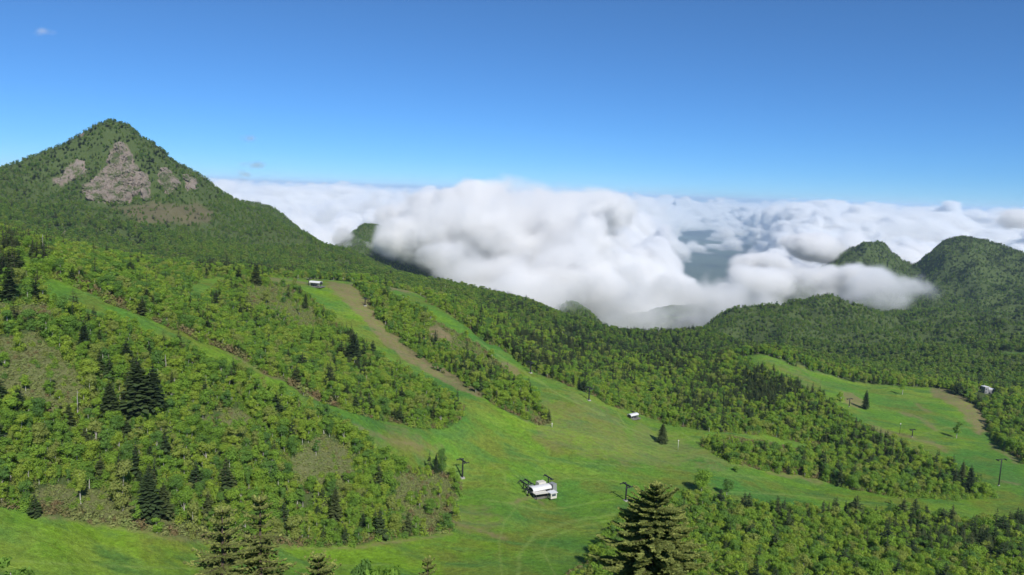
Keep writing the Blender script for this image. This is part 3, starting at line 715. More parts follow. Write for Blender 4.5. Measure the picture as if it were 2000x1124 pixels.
def region(u, v, y):
    if u > 1130 and v > 960:
        c = 'beside the big fir' if u < 1480 else ('in the middle' if u < 1740 else 'at the right-hand edge')
        r = 'along the meadow' if v < 1015 else ('halfway down' if v < 1075 else 'on the bottom edge')
        return 'lower right wood %s %s' % (c, r), 'in lower right wood, %s, %s' % (c, r)
    if u < 900 and v > 905:
        c = 'behind the sasa bank' if u < 330 else ('above the young firs' if u < 600 else 'next to the brown scrub')
        return 'foot of the left wood ' + c, 'at the left wood foot, ' + c
    if u < 260 and y < 345:
        r = 'above the open sasa' if v < 670 else 'below the open sasa' if v > 800 else 'around the open sasa'
        return 'left edge ' + r, 'on the slope at the left edge, ' + r
    if y < 345 and u < 560:
        r = 'just below the grass strip' if v < 740 else 'around the dark conifer pair' if u < 400 else 'right of the dark conifer pair'
        return 'left wood ' + r, 'in the left wood, ' + r
    if y < 400 and u < 900: return 'right end of the left wood', 'in the left wood where it narrows towards the meadow'
    if u < 460 and y < 520: return 'wood above the grass strip', 'in the wood above the grass strip on the left'
    if u < 920:
        r = 'near the meadow tip' if v > 740 else 'halfway up' if v > 650 else 'below the upper station'
        return 'wood beside the brown run ' + r, 'between the grass strip and the brown run, ' + r
    return 'strip wood', 'in the strip of wood along the right-hand meadow'
for i in np.where(single)[0]:
    kd = 'fir' if T['kind'][i] == 1 else 'birch'
    gname, phrase = region(tu[i], tv[i], T['y'][i])
    hh = T['h'][i] / (10.0 if kd == 'fir' else 8.0); look = 'tall' if hh > .95 else 'short' if hh < .78 else 'mid-height'
    wd = 'broad ' if T['wide'][i] > 1.08 else 'slim ' if T['wide'][i] < .96 else ''
    lab = '%s %s%s %s' % (look, wd, 'dark conifer' if kd == 'fir' else 'green birch', phrase)
    place_tree(kd, int(T['var'][i]), (T['x'][i], T['y'][i], T['z'][i] - .15), T['h'][i], T['wide'][i], T['rot'][i], lab, '%s %s%s, %s' % (look, wd, 'conifers' if kd == 'fir' else 'birches', gname))

def instancer(name, P_, scale, rot, which, meshes, label, category):
    """one object that draws shared plant meshes at many points (plants nobody could count)"""
    me = bpy.data.meshes.new(name); me.vertices.add(len(P_)); me.vertices.foreach_set('co', np.asarray(P_, np.float32).ravel())
    a = me.attributes.new('size', 'FLOAT_VECTOR', 'POINT'); a.data.foreach_set('vector', np.asarray(scale, np.float32).ravel())
    a = me.attributes.new('turn', 'FLOAT_VECTOR', 'POINT'); a.data.foreach_set('vector', np.asarray(rot, np.float32).ravel())
    a = me.attributes.new('which', 'INT', 'POINT'); a.data.foreach_set('value', np.asarray(which, np.int32))
    o = link(bpy.data.objects.new(name, me)); tag(o, label, category, kind='stuff')
    ng = bpy.data.node_groups.new(name, 'GeometryNodeTree')
    ng.interface.new_socket('Geometry', in_out='INPUT', socket_type='NodeSocketGeometry'); ng.interface.new_socket('Geometry', in_out='OUTPUT', socket_type='NodeSocketGeometry')
    gi, go = ng.nodes.new('NodeGroupInput'), ng.nodes.new('NodeGroupOutput'); J = ng.nodes.new('GeometryNodeJoinGeometry')
    def named(nm, t):
        n = ng.nodes.new('GeometryNodeInputNamedAttribute'); n.data_type = t; n.inputs['Name'].default_value = nm; return n.outputs[0]
    sz, tn, wh = named('size', 'FLOAT_VECTOR'), named('turn', 'FLOAT_VECTOR'), named('which', 'INT')
    for k, mesh in enumerate(meshes):
        proto = bpy.data.objects.new(name + '_plant', mesh)
        oi = ng.nodes.new('GeometryNodeObjectInfo'); oi.inputs['Object'].default_value = proto; oi.inputs['As Instance'].default_value = True
        cmp_ = ng.nodes.new('FunctionNodeCompare'); cmp_.data_type = 'INT'; cmp_.operation = 'EQUAL'
        ng.links.new(wh, cmp_.inputs[2]); cmp_.inputs[3].default_value = k
        ip = ng.nodes.new('GeometryNodeInstanceOnPoints')
        ng.links.new(gi.outputs[0], ip.inputs['Points']); ng.links.new(cmp_.outputs[0], ip.inputs['Selection']); ng.links.new(oi.outputs['Geometry'], ip.inputs['Instance'])
        ng.links.new(tn, ip.inputs['Rotation']); ng.links.new(sz, ip.inputs['Scale']); ng.links.new(ip.outputs[0], J.inputs[0])
    ng.links.new(J.outputs[0], go.inputs[0])
    md = o.modifiers.new('plants', 'NODES'); md.node_group = ng
    return o
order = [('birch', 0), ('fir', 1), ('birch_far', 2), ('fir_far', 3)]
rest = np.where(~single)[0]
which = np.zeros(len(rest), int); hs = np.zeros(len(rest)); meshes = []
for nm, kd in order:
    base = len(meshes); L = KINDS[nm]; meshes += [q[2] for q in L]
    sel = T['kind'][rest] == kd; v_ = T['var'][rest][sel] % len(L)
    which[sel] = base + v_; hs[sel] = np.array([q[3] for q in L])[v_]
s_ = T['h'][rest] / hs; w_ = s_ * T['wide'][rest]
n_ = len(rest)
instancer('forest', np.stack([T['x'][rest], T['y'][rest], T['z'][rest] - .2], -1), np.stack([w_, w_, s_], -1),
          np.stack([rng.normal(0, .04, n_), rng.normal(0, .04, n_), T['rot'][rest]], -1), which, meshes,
          'dense green mixed forest covering the far slopes and filling in between the nearer trees', 'forest')

# ------------------------------------------------------------------ dwarf bamboo and scrub
x, y = jgrid(-420, 520, 110, 640, 1.55)
ok = np.abs(x) < y * .74 + 20; x, y = x[ok], y[ok]
z = ground(x, y); g, dry, sasa, rock, bare, tr, isl, u, v, d = cover(x, y, z)
ok = ~g & (dry < .4) & (v < 1180) & ~((y < 150) & (u < 1150)) & ~hidden(x, y, z + 1.5, 3.0)
x, y, z, sasa, u, v = (q[ok] for q in (x, y, z, sasa, u, v))
e = np.zeros(len(x), bool)                      # scrub along the edge of every wood
for dx, dy in ((3, 0), (-3, 0), (0, 4), (0, -4), (2.5, -3), (-2.5, -3)):
    e |= cover(x + dx, y + dy, ground(x + dx, y + dy))[0]
HEDGE = [([(100, 536), (180, 566), (250, 600)], 7), ([(365, 650), (420, 672), (480, 702)], 6), ([(560, 748), (650, 790)], 5), ([(1375, 860), (1450, 885), (1600, 935)], 5)]
hd = np.zeros(len(x), bool)
for l, w in HEDGE: hd |= (line_dist(u, v, l) < w)
pick = sasa | hd | (e & (rng.uniform(size=len(x)) < .8)) | (rng.uniform(size=len(x)) < .46)
u, v, x, y, z, e, sasa, hd = (q[pick] for q in (u, v, x, y, z, e, sasa, hd))
brown = np.where(e | hd, .50, .05) + np.where(sasa, .5, .25) * fbm(x / 18, y / 18, 3, 61) + hd * .4
brown = brown * np.where((u > 1130) & (v > 960), .3, 1.0)
scr = rng.uniform(size=len(x)) < brown
green = ~sasa & ~scr & ~hd & (rng.uniform(size=len(x)) < .85)
green |= sasa & ~scr & (rng.uniform(size=len(x)) < .10)
sc = rng.uniform(.6, 1.25, len(x)) * np.where(e, 1.05, .9) * np.where(hd, 1.5, 1.0) * np.where(sasa & ~e, .72, 1.0)
print('scrub', len(x), scr.sum(), green.sum())
for flag, nm, lab, cat in ((green, 'bush', 'light-green leafy undergrowth beneath and between the trees', 'undergrowth'), (~scr & ~green, 'sasa', 'olive-green dwarf bamboo covering the open ground between the trees', 'dwarf bamboo'), (scr, 'scrub', 'brown-green low scrub along the edges of the woods', 'scrub')):
    k = flag.sum()
    instancer({'sasa': 'dwarf_bamboo', 'scrub': 'edge_scrub', 'bush': 'undergrowth'}[nm], np.stack([x[flag], y[flag], z[flag] - .1], -1), np.repeat(sc[flag][:, None], 3, 1) * (1, 1, .95), np.stack([np.zeros(k), np.zeros(k), rng.uniform(0, 6.28, k)], -1),
              rng.integers(0, 3, k), [q[2] for q in KINDS[nm]], lab, cat)

# ------------------------------------------------------------------ rock faces of the peak
def rock_face(name, u0, u1, y0, y1, polys, step, seed, amp, label):
    """broken, fluted rock standing proud of the slope inside the given outlines"""
    a0, a1 = at(u0, 400, 1400)[0] / 1400, at(u1, 400, 1400)[0] / 1400
    yc = (y0 + y1) / 2
    X, Y = np.meshgrid(np.linspace(a0, a1, int((a1 - a0) * yc / step)), np.linspace(y0, y1, int((y1 - y0) / (step * .8))))
    X = X * Y; sh = X.shape; x, y = X.ravel(), Y.ravel(); z = ground(x, y)
    u, v, d = project(np.stack([x, y, z], -1)); ju, jv = u + 16 * fbm(x / 16, z / 16, 4, seed), v + 20 * fbm(x / 16, z / 16, 4, seed + 3)
    inside = np.zeros(len(x), bool)
    for p in polys: inside |= in_poly(ju, jv, p)
    mask = inside.reshape(sh).astype(float)
    for _ in range(3):
        k = mask.copy(); k[1:-1, 1:-1] = (mask[1:-1, 1:-1] * 2 + mask[:-2, 1:-1] + mask[2:, 1:-1] + mask[1:-1, :-2] + mask[1:-1, 2:]) / 6; mask = k
    mask = mask.ravel()
    flute = 1 - np.abs(fbm(x / 7 + .6 * fbm(x / 30, z / 30, 2, 5), z / 60, 3, seed + 1)) * 2.2
    blocks = np.floor(4 * (fbm(x / 22, z / 13, 3, seed + 2) + .5)) / 4
    led = fbm(x / 7, z / 5, 3, seed + 8)
    push = amp * (flute * .75 + blocks * 1.3 + led * .45) * mask - 3.5 * (1 - smooth(.05, .6, mask))
    # outward is towards the open side of the slope
    V = np.stack([x, y - push * .82, z + push * .30], -1)
    nr_, nc_ = sh; idx = np.arange(nr_ * nc_).reshape(sh)
    q = np.stack([idx[:-1, :-1], idx[:-1, 1:], idx[1:, 1:], idx[1:, :-1]], -1).reshape(-1, 4)
    q = q[(mask[q] > .03).any(1)]
    used = np.unique(q); remap = np.full(len(x), -1); remap[used] = np.arange(len(used))
    o = link(bpy.data.objects.new(name, np_mesh(name, V[used], [remap[q]], [M['rock']], None, False)))
    tag(o, label, 'rock face'); return o
m, nt, out = new_mat('rock')
P = pos(nt)
mp = nt.nodes.new('ShaderNodeMapping'); mp.inputs['Scale'].default_value = (1, 1, .35); nt.links.new(P, mp.inputs['Vector'])
c = mixc(nt, noise(nt, .05, 6, .7, mp.outputs[0]), (.145, .122, .102), (.300, .248, .205))
c = mixc(nt, ramp(nt, noise(nt, .14, 5, .7, mp.outputs[0]), [(.42, 0.0), (.6, .8)]), c, (.235, .20, .175))
c = mixc(nt, ramp(nt, noise(nt, .045, 6, .75, P), [(.47, 0.0), (.57, .95)]), c, (.075, .100, .036))
bsdf(nt, out, c, .95, noise(nt, .5, 5, .7, P), 1.2, .8, .05); M['rock'] = m
rock_face('rock_face', 140, 310, 1290, 1480, [ROCK[0]], 1.4, 31, 8.0, 'tall fluted pinkish-grey cliff in the middle of the pointed peak')
rock_face('rock_face', 300, 400, 1300, 1500, [ROCK[1], ROCK[2]], 1.5, 41, 7.0, 'broken grey crags on the right shoulder of the pointed peak')
rock_face('rock_face', 85, 185, 1300, 1480, [ROCK[3]], 1.6, 51, 3.5, 'bare brownish scree slab left of the main cliff on the peak')

# ------------------------------------------------------------------ foreground firs
def detailed_fir(name, top, profile, whorl_gap, per, seed, label, leaf, shoot, twig=.16, tw=.055, sparse=1.0):
    g = np.random.default_rng(seed); x0, y0, zt = top; zg = float(ground(x0, y0)); H = zt - zg
    root = empty(name, (x0, y0, zg - .1)); tag(root, label, 'tree')
    tv, tf = tube_path([(0, 0, H * t) for t in np.linspace(0, 1, 12)], np.linspace(.035 * H ** .8 + .03, .012, 12), 8)
    link(bpy.data.objects.new('trunk', np_mesh('trunk', tv, [tf], [M['fir_bark']], None, True)), root)
    quads, tip, BV, BF, bo = [], [], [], [], 0
    def twig_at(p, d, L, w, up, tp=0):
        # a needled twig: two crossing ragged blades along d
        d = d / np.linalg.norm(d); s = np.cross(d, up); s /= max(np.linalg.norm(s), 1e-6); n_ = np.cross(s, d)
        m_ = p + d * L * .45; e = p + d * L
        j = g.uniform(.7, 1.3, 4) * w
        quads.append((p, m_ - s * j[0], e, m_ + s * j[1])); quads.append((p, m_ - n_ * j[2] * .8, e, m_ + n_ * j[3] * .9)); tip.extend((tp, tp))
    z = H - whorl_gap * .55
    up = np.array([0, 0, 1.0])
    while z > H * .04:
        dtop = H - z; R = profile(dtop) ; off = g.uniform(0, 6.28); nb = per + (1 if dtop > 2 else 0)
        for k in range(nb):
            if g.uniform() > sparse: continue
            a = off + 2 * math.pi * (k + g.uniform(-.25, .25)) / nb; L = R * g.uniform(.55, 1.15)
            ca, sa = math.cos(a), math.sin(a); rise = .34 * math.exp(-dtop / 2.0) + .14 - .08 * min(1, dtop / 8)
            npt = 9; ax = []
            for s in np.linspace(0, 1, npt):
                r = L * s; ax.append(np.array([ca * r, sa * r, z + rise * r - .20 * r * r / max(L, .5) * (1.0 if dtop > 1.5 else 0) + .16 * L * s ** 4]))
            ax = np.array(ax)
            v_, f_ = tube_path(ax, np.linspace(.010 + .006 * L, .004, npt), 4); BV.append(v_); BF.append(f_ + bo); bo += len(v_)
            nt_ = max(4, int(L / twig))
            for s in np.linspace(.12, 1.0, nt_):
                q = s * (npt - 1); i = min(int(q), npt - 2); p = ax[i] + (ax[i + 1] - ax[i]) * (q - i); d0 = ax[i + 1] - ax[i]; d0 = d0 / np.linalg.norm(d0)
                side = np.array([-sa, ca, 0])
                tl = (.20 + .42 * L * (1 - s) * .55) * g.uniform(.6, 1.15)
                for sg in (-1, 1):
                    dd = d0 * g.uniform(.6, .95) + side * sg * g.uniform(.6, 1.0) + up * g.uniform(-.12, .22)
                    twig_at(p, dd, tl, tw * g.uniform(.9, 1.5), up, int(g.uniform() < (s - .35) * .8))
                    if tl > .32:      # side shoots
                        for fr in np.arange(.3, .95, .22):
                            pp = p + dd / np.linalg.norm(dd) * tl * fr
                            for s2 in (-1, 1): twig_at(pp, dd * .8 + d0 * .35 + np.cross(dd, up) * s2 * .8, tl * .45 * g.uniform(.6, 1.1), tw * 1.0, up, int(g.uniform() < (s - .3) * .7))
                if g.uniform() < .5: twig_at(p, d0 * .6 + up * .8, .14 * g.uniform(.6, 1.3), tw * .8, np.array([ca, sa, 0]), int(g.uniform() < .6))
            twig_at(ax[-1], ax[-1] - ax[-2], .18, tw * 1.1, up)
        for _ in range(4):           # needles along the stem
            a = g.uniform(0, 6.28); twig_at(np.array([0, 0, z]), np.array([math.cos(a), math.sin(a), .8]), .25, tw, up)
        z -= whorl_gap * g.uniform(.75, 1.2) * (1 + min(dtop, 6) * .05)
    for a in np.linspace(0, 6.28, 5): twig_at(np.array([0, 0, H - .35]), np.array([math.cos(a) * .25, math.sin(a) * .25, 1.0]), .34, tw, np.array([math.sin(a), -math.cos(a), 0.01]))
    Q = np.array(quads); n_ = len(Q)
    fo = link(bpy.data.objects.new('crown', np_mesh('crown', Q.reshape(-1, 3), [np.arange(n_ * 4).reshape(n_, 4)], [M[leaf], M[shoot]], tip)), root)
    br = link(bpy.data.objects.new('boughs', np_mesh('boughs', np.concatenate(BV), [np.concatenate(BF)], [M['fir_bark']])), root)
    return root
M['fir_near'] = foliage('fir_near', [(0.0, (.185, .225, .070)), (1.0, (.185, .225, .070))], .25, 1.0)
M['fir_shoot'] = foliage('fir_shoot', [(0.0, (.340, .375, .115)), (1.0, (.340, .375, .115))], .28, 1.4)
detailed_fir('fir_tree', at(1284, 944, 46), lambda d: .12 + 4.1 * (1 - math.exp(-d / 3.1)), .36, 9, 71, 'large broad fir rising in front of the lower meadow, the biggest tree in view', 'fir_near', 'fir_shoot', .105, .075, .82)
detailed_fir('fir_tree', at(434, 990, 27), lambda d: .06 + 1.75 * (1 - math.exp(-d / 2.0)), .34, 6, 72, 'dark young fir at the bottom edge, left one of the close pair', 'young_fir', 'fir_shoot', .13, .045)
detailed_fir('fir_tree', at(508, 968, 28), lambda d: .07 + 1.25 * (1 - math.exp(-d / 1.7)), .32, 6, 73, 'slender pale young fir with a bare leading shoot, right one of the close pair', 'young_fir', 'fir_shoot', .14, .042, .85)
detailed_fir('fir_tree', at(622, 1084, 44), lambda d: .25 + 1.5 * (1 - math.exp(-d / 1.4)), .38, 7, 74, 'rounded dark fir top at the bottom edge, right of the close pair', 'fir_near', 'fir_shoot', .17, .065)
detailed_fir('fir_tree', at(836, 1089, 50), lambda d: .15 + 1.0 * (1 - math.exp(-d / 1.2)), .52, 5, 75, 'thin dark fir tip with open branches at the bottom edge below the meadow', 'fir_near', 'fir_shoot', .20, .07, .8)
# yellow-green birch tops at the lower edge
for i, (u, v, y, wide, lab) in enumerate([(35, 1086, 52, 1.35, 'yellow-green bushy birch top in the lower left corner'), (716, 1108, 70, 1.0, 'faint green birch top at the bottom edge, left of two'), (757, 1103, 68, .9, 'yellow-green birch top at the bottom edge, right of two')]):
    p = at(u, v, y); zg = float(ground(p[0], p[1]))
    place_tree('birch', i + 1, (p[0], p[1], zg - .1), p[2] - zg, wide * .55, i, lab, None)

# ------------------------------------------------------------------ ski lift
ARM = math.atan2(-.86, .51)          # heading of the cross-arms
def pylon(u, v, hp, heading, label, name='lift_pylon', kind='T', mat='dark_metal', wid=1.5):
    p = ground_hit(u, v, 150); h = hp * (p @ _F) / F_PX
    r = empty(name, (p[0], p[1], p[2] - .3), heading); tag(r, label, 'pylon', 'lift pylons on the ski slopes')
    b = MB(); b.tube((0, 0, 0), (0, 0, h + .3), .32 * wid, .22 * wid, 10); b.build('mast', M[mat], r, True)
    b = MB(); b.box((0, 0, .35), (1.3 * wid, 1.3 * wid, .7)); b.build('footing', M['concrete'], r)
    if kind == 'T':
        L = min(6.4, .68 * h)
        b = MB(); b.box((0, 0, h + .1), (L, .34 * wid, .42 * wid)); b.build('cross_arm', M[mat], r)
        for s in (-1, 1):
            b = MB(); b.box((s * L * .48, 0, h - .12), (.22, 2.6 * wid, .34)); t = b.build('sheave_train', M[mat], r)
            b = MB()
            for k in range(4): b.tube((s * L * .48 - .16, -1.1 * wid + k * .73 * wid, h - .38), (s * L * .48 + .16, -1.1 * wid + k * .73 * wid, h - .38), .24, .24, 10)
            b.build('sheave_wheels', M['dark_metal'], t)
        b = MB(); b.box((.42, 0, h * .5), (.05, .34, h * .96)); b.build('ladder', M['dark_metal'], r)
    return r
pylon(903, 934, 36, ARM, 'dark T-shaped lift pylon on the meadow left of the valley lift station')
pylon(1222, 980, 34, ARM, 'dark T-shaped lift pylon just above the top of the big fir, beside the lower wood')
pylon(1150, 783, 26, ARM, 'thin lift pylon beside the forest edge left of the white-roofed station')
pylon(1036, 730, 22, ARM, 'thin lift pylon on the long grass run, uphill of the other one by the forest')
pylon(1950, 950, 54, .3, 'tall slim lift pylon on the meadow at the right-hand edge', wid=.8)
pylon(1658, 796, 17, .4, 'short lift pylon on the bare brown patch of the knoll', wid=.7)
pylon(1781, 855, 16, .4, 'short dark lift pylon on the far meadow, right of the white-topped post', wid=.7)
pylon(713, 598, 16, ARM, 'small lift pylon on the brown run below the upper station')
def post(u, v, hp, label, mat, rad=.12, top=None):
    p = ground_hit(u, v, 150); h = hp * (p @ _F) / F_PX
    r = empty('slope_post', (p[0], p[1], p[2] - .3)); tag(r, label, 'post')
    b = MB(); b.tube((0, 0, 0), (0, 0, h + .3), rad, rad * .8, 8); b.build('pole', M[mat], r, True)
    b = MB(); b.box((0, 0, h + .4), (.7, .5, .5), 0, 0, .8); b.build('cap', M[top or mat], r)
    return r
post(1757, 848, 20, 'thin dark post with a white top on the far meadow, left of two', 'dark_metal', .14, 'white_metal')
post(1324, 881, 19, 'pale post on the meadow right of the lone conifer', 'pale_paint', .12, 'pale_paint')
post(1078, 836, 8, 'short pale stake at the lower tip of the island wood', 'pale_paint', .2, 'pale_paint')
def dead_tree(u, v, hp, label, lean):
    p = ground_hit(u, v, 150); h = hp * (p @ _F) / F_PX
    r = empty('dead_tree', (p[0], p[1], p[2] - .2)); tag(r, label, 'dead tree')
    v_, f_ = tube_path([(lean * t * t * h, 0, h * t) for t in np.linspace(0, 1, 6)], np.linspace(.24, .06, 6), 7)
    link(bpy.data.objects.new('trunk', np_mesh('trunk', v_, [f_], [M['dead_wood']], None, True)), r)
    for k, (t, a, l) in enumerate(((.55, .5, 1.1), (.7, 2.6, .9), (.8, 4.4, .7), (.9, 1.4, .5))):
        s = np.array([lean * t * t * h, 0, h * t]); e = s + np.array([math.cos(a) * l, math.sin(a) * l, .35 * l])
        v_, f_ = tube_path([s, (s + e) / 2 + (0, 0, -.06), e], [.06, .045, .02], 5)
        link(bpy.data.objects.new('branch_stub', np_mesh('branch_stub', v_, [f_], [M['dead_wood']], None, True)), r)
dead_tree(84, 505, 48, 'tall grey dead trunk above the top of the grass strip on the left', .02)
dead_tree(152, 818, 56, 'bleached dead trunk standing in the open sasa of the left slope', .01)
dead_tree(325, 735, 42, 'bare forked dead trunk in the left-hand wood below the grass strip', -.04)
dead_tree(869, 575, 20, 'small pale dead trunk in the dark forest right of the runs', .02)

def arch_hood(b, L, W, z0, rise, n=10, th=.25):
    """barrel roof along local y"""
    V, F = [], []
    for k in range(n + 1):
        t = math.pi * k / n; cx_, cz = -math.cos(t) * W / 2, math.sin(t) ** .7 * rise
        for y in (-L / 2, L / 2):
            V.append((cx_, y, z0 + cz)); V.append((cx_ * .94, y, z0 + cz - th))
    for k in range(n):
        a = k * 4; c = a + 4
        F += [(a, c, c + 2, a + 2), (a + 1, a + 3, c + 3, c + 1), (a, a + 1, c + 1, c), (a + 2, c + 2, c + 3, a + 3)]
    F += [(0, 2, 3, 1), (4 * n, 4 * n + 1, 4 * n + 3, 4 * n + 2)]
    b.add(V, F)
def lift_station(u, v, heading, s, label, masts=(), hut=True, big=True, y0=150):
    p = ground_hit(u, v, y0); r = empty('lift_station', (p[0], p[1], p[2] - .2), heading); tag(r, label, 'lift station')
    b = MB(); b.box((0, 0, .35 * s), (7.5 * s, 13 * s, .7 * s)); b.build('platform', M['dark_concrete'], r)
    b = MB(); arch_hood(b, 10 * s, 4.6 * s, 3.6 * s, 1.3 * s); hood = b.build('hood', M['white_metal'], r, False)
    b = MB()
    b.box((0, -.6 * s, 3.0 * s), (4.0 * s, 8.6 * s, 1.5 * s)); b.build('machinery', M['dark_metal'], hood)
    b = MB(); b.tube((0, 3.2 * s, 3.0 * s), (0, 3.2 * s, 3.3 * s), 2.0 * s, 2.0 * s, 20); b.build('bull_wheel', M['dark_metal'], r)
    for (x, y) in ((-1.9, -4.4), (1.9, -4.4), (-1.9, 4.4), (1.9, 4.4)):
        b = MB(); b.tube((x * s, y * s, .3 * s), (x * s, y * s, 3.8 * s), .22 * s, .22 * s, 8); b.build('post', M['grey_metal'], r)
    b = MB(); b.box((0, 0, 1.6 * s), (1.2 * s, 2.4 * s, 2.6 * s)); b.build('drive_pier', M['concrete'], r)
    if hut:
        hx, hy = 5.2 * s, 3.4 * s
        b = MB(); b.box((hx, hy, 1.7 * s), (2.8 * s, 3.2 * s, 2.6 * s)); h_ = b.build('operator_hut', M['pale_paint'], r)
        b = MB(); b.box((hx, hy, 3.12 * s), (3.5 * s, 3.9 * s, .22 * s)); b.build('hut_roof', M['white_metal'], h_)
        for sx_, sy_ in ((0, -1), (1, 0), (-1, 0)):
            b = MB(); b.box((hx + sx_ * 1.42 * s, hy + sy_ * 1.62 * s, 2.1 * s), ((.06 if sx_ else 1.9) * s, (.06 if sy_ else 2.1) * s, 1.0 * s)); b.build('window', M['blue_glass'], h_)
    if big:
        b = MB(); b.box((3.4 * s, -2.0 * s, 3.1 * s), (3.6 * s, 7.2 * s, .18 * s), 0, -.05); b.build('roof_panel', M['pale_paint'], r)
        for yy in (-5.0, 1.0):
            b = MB(); b.tube((5.0 * s, yy * s, .4 * s), (5.0 * s, yy * s, 3.0 * s), .16 * s, .16 * s, 8); b.build('post', M['dark_metal'], r)
        b = MB(); b.box((-1.0 * s, 7.6 * s, 2.6 * s), (3.4 * s, 2.6 * s, 3.6 * s), .2, 0, .9); b.build('tension_frame', M['grey_metal'], r)
        b = MB(); b.box((-5.6 * s, -1.2 * s, 1.4 * s), (2.2 * s, 3.0 * s, 2.2 * s)); kb = b.build('equipment_box', M['pale_paint'], r)
        b = MB(); b.box((-5.6 * s, -1.2 * s, 2.62 * s), (2.6 * s, 3.4 * s, .22 * s)); b.build('box_lid', M['grey_metal'], kb)
        b = MB(); b.box((-3.6 * s, 2.8 * s, 4.0 * s), (3.0 * s, 4.2 * s, 2.2 * s), 0, 0, .92); m_ = b.build('motor_house', M['pale_paint'], r)
        b = MB(); b.box((-3.6 * s, 2.8 * s, 2.0 * s), (2.4 * s, 3.4 * s, 1.9 * s)); b.build('motor_room', M['grey_metal'], m_)
        b = MB(); b.box((-3.0 * s, -6.6 * s, 1.0 * s), (9.5 * s, .9 * s, .35 * s)); b.build('walkway', M['grey_metal'], r)
        for k in range(4):
            b = MB(); b.tube((-6.6 * s + k * 1.9 * s, -6.2 * s, .6 * s), (-6.6 * s + k * 1.9 * s, -6.2 * s, 2.7 * s), .28 * s, .28 * s, 8); b.build('gate_post', M['pale_paint' if k % 2 else 'dark_metal'], r)
    for (x, y, h, L) in masts:
        b = MB(); b.tube((x * s, y * s, .3 * s), (x * s, y * s, h * s), .3 * s, .24 * s, 8); mm = b.build('mast', M['dark_metal'], r)
        b = MB(); b.box((x * s, y * s, (h + .1) * s), (L * s, .45 * s, .5 * s)); b.build('cross_arm', M['dark_metal'], mm)
        for sg in (-1, 1):
            b = MB(); b.box((x * s + sg * L * .42 * s, y * s, (h - .2) * s), (.3 * s, 2.2 * s, .35 * s)); b.build('sheave_train', M['dark_metal'], mm)
    return r
lift_station(1054, 968, ARM, 1.05, 'grey-white lift station with dark masts on the lower meadow', ((-4.6, -6.2, 5.6, 6.4), (-4.2, -3.8, 5.9, 6.4), (-3.0, 6.4, 6.8, 6.6), (1.5, -7.4, 4.2, 5.0)))
lift_station(617, 561, 1.25, .95, 'white-hooded lift station on the ridge at the top of the runs', ((-2.5, 5.2, 6.2, 5.0),), hut=True, big=False)
lift_station(1236, 818, ARM + .15, .75, 'small white-roofed lift station beside the forest at the foot of the long run', ((-3.5, 3.0, 5.4, 4.5),), hut=False, big=False)
def lodge(u, v):
    p = ground_hit(u, v, 500); r = empty('lodge_building', (p[0], p[1], p[2] - .3), .25); tag(r, 'grey building with two flat white roofs among the trees at the right edge', 'building')
    for (x, w, h, d) in ((-2.0, 4.2, 6.4, 4.6), (3.4, 6.2, 4.2, 5.0)):
        b = MB(); b.box((x, 0, h / 2), (w, d, h)); wl = b.build('wall', M['grey_metal'], r)
        b = MB(); b.box((x, 0, h + .25), (w + .8, d + .8, .5)); b.build('roof', M['white_metal'], r)
        for k in range(int(w / 2.4)):
            for zz in np.arange(1.8, h - 1, 2.7):
                b = MB(); b.box((x - w / 2 + 1.3 + k * 2.4, -d / 2 - .04, zz), (1.3, .12, 1.3)); b.build('window', M['blue_glass'], wl)
    b = MB(); b.box((1.6, -2.62, 1.1), (1.2, .14, 2.2)); b.build('door', M['dark_metal'], r)
lodge(1926, 768)

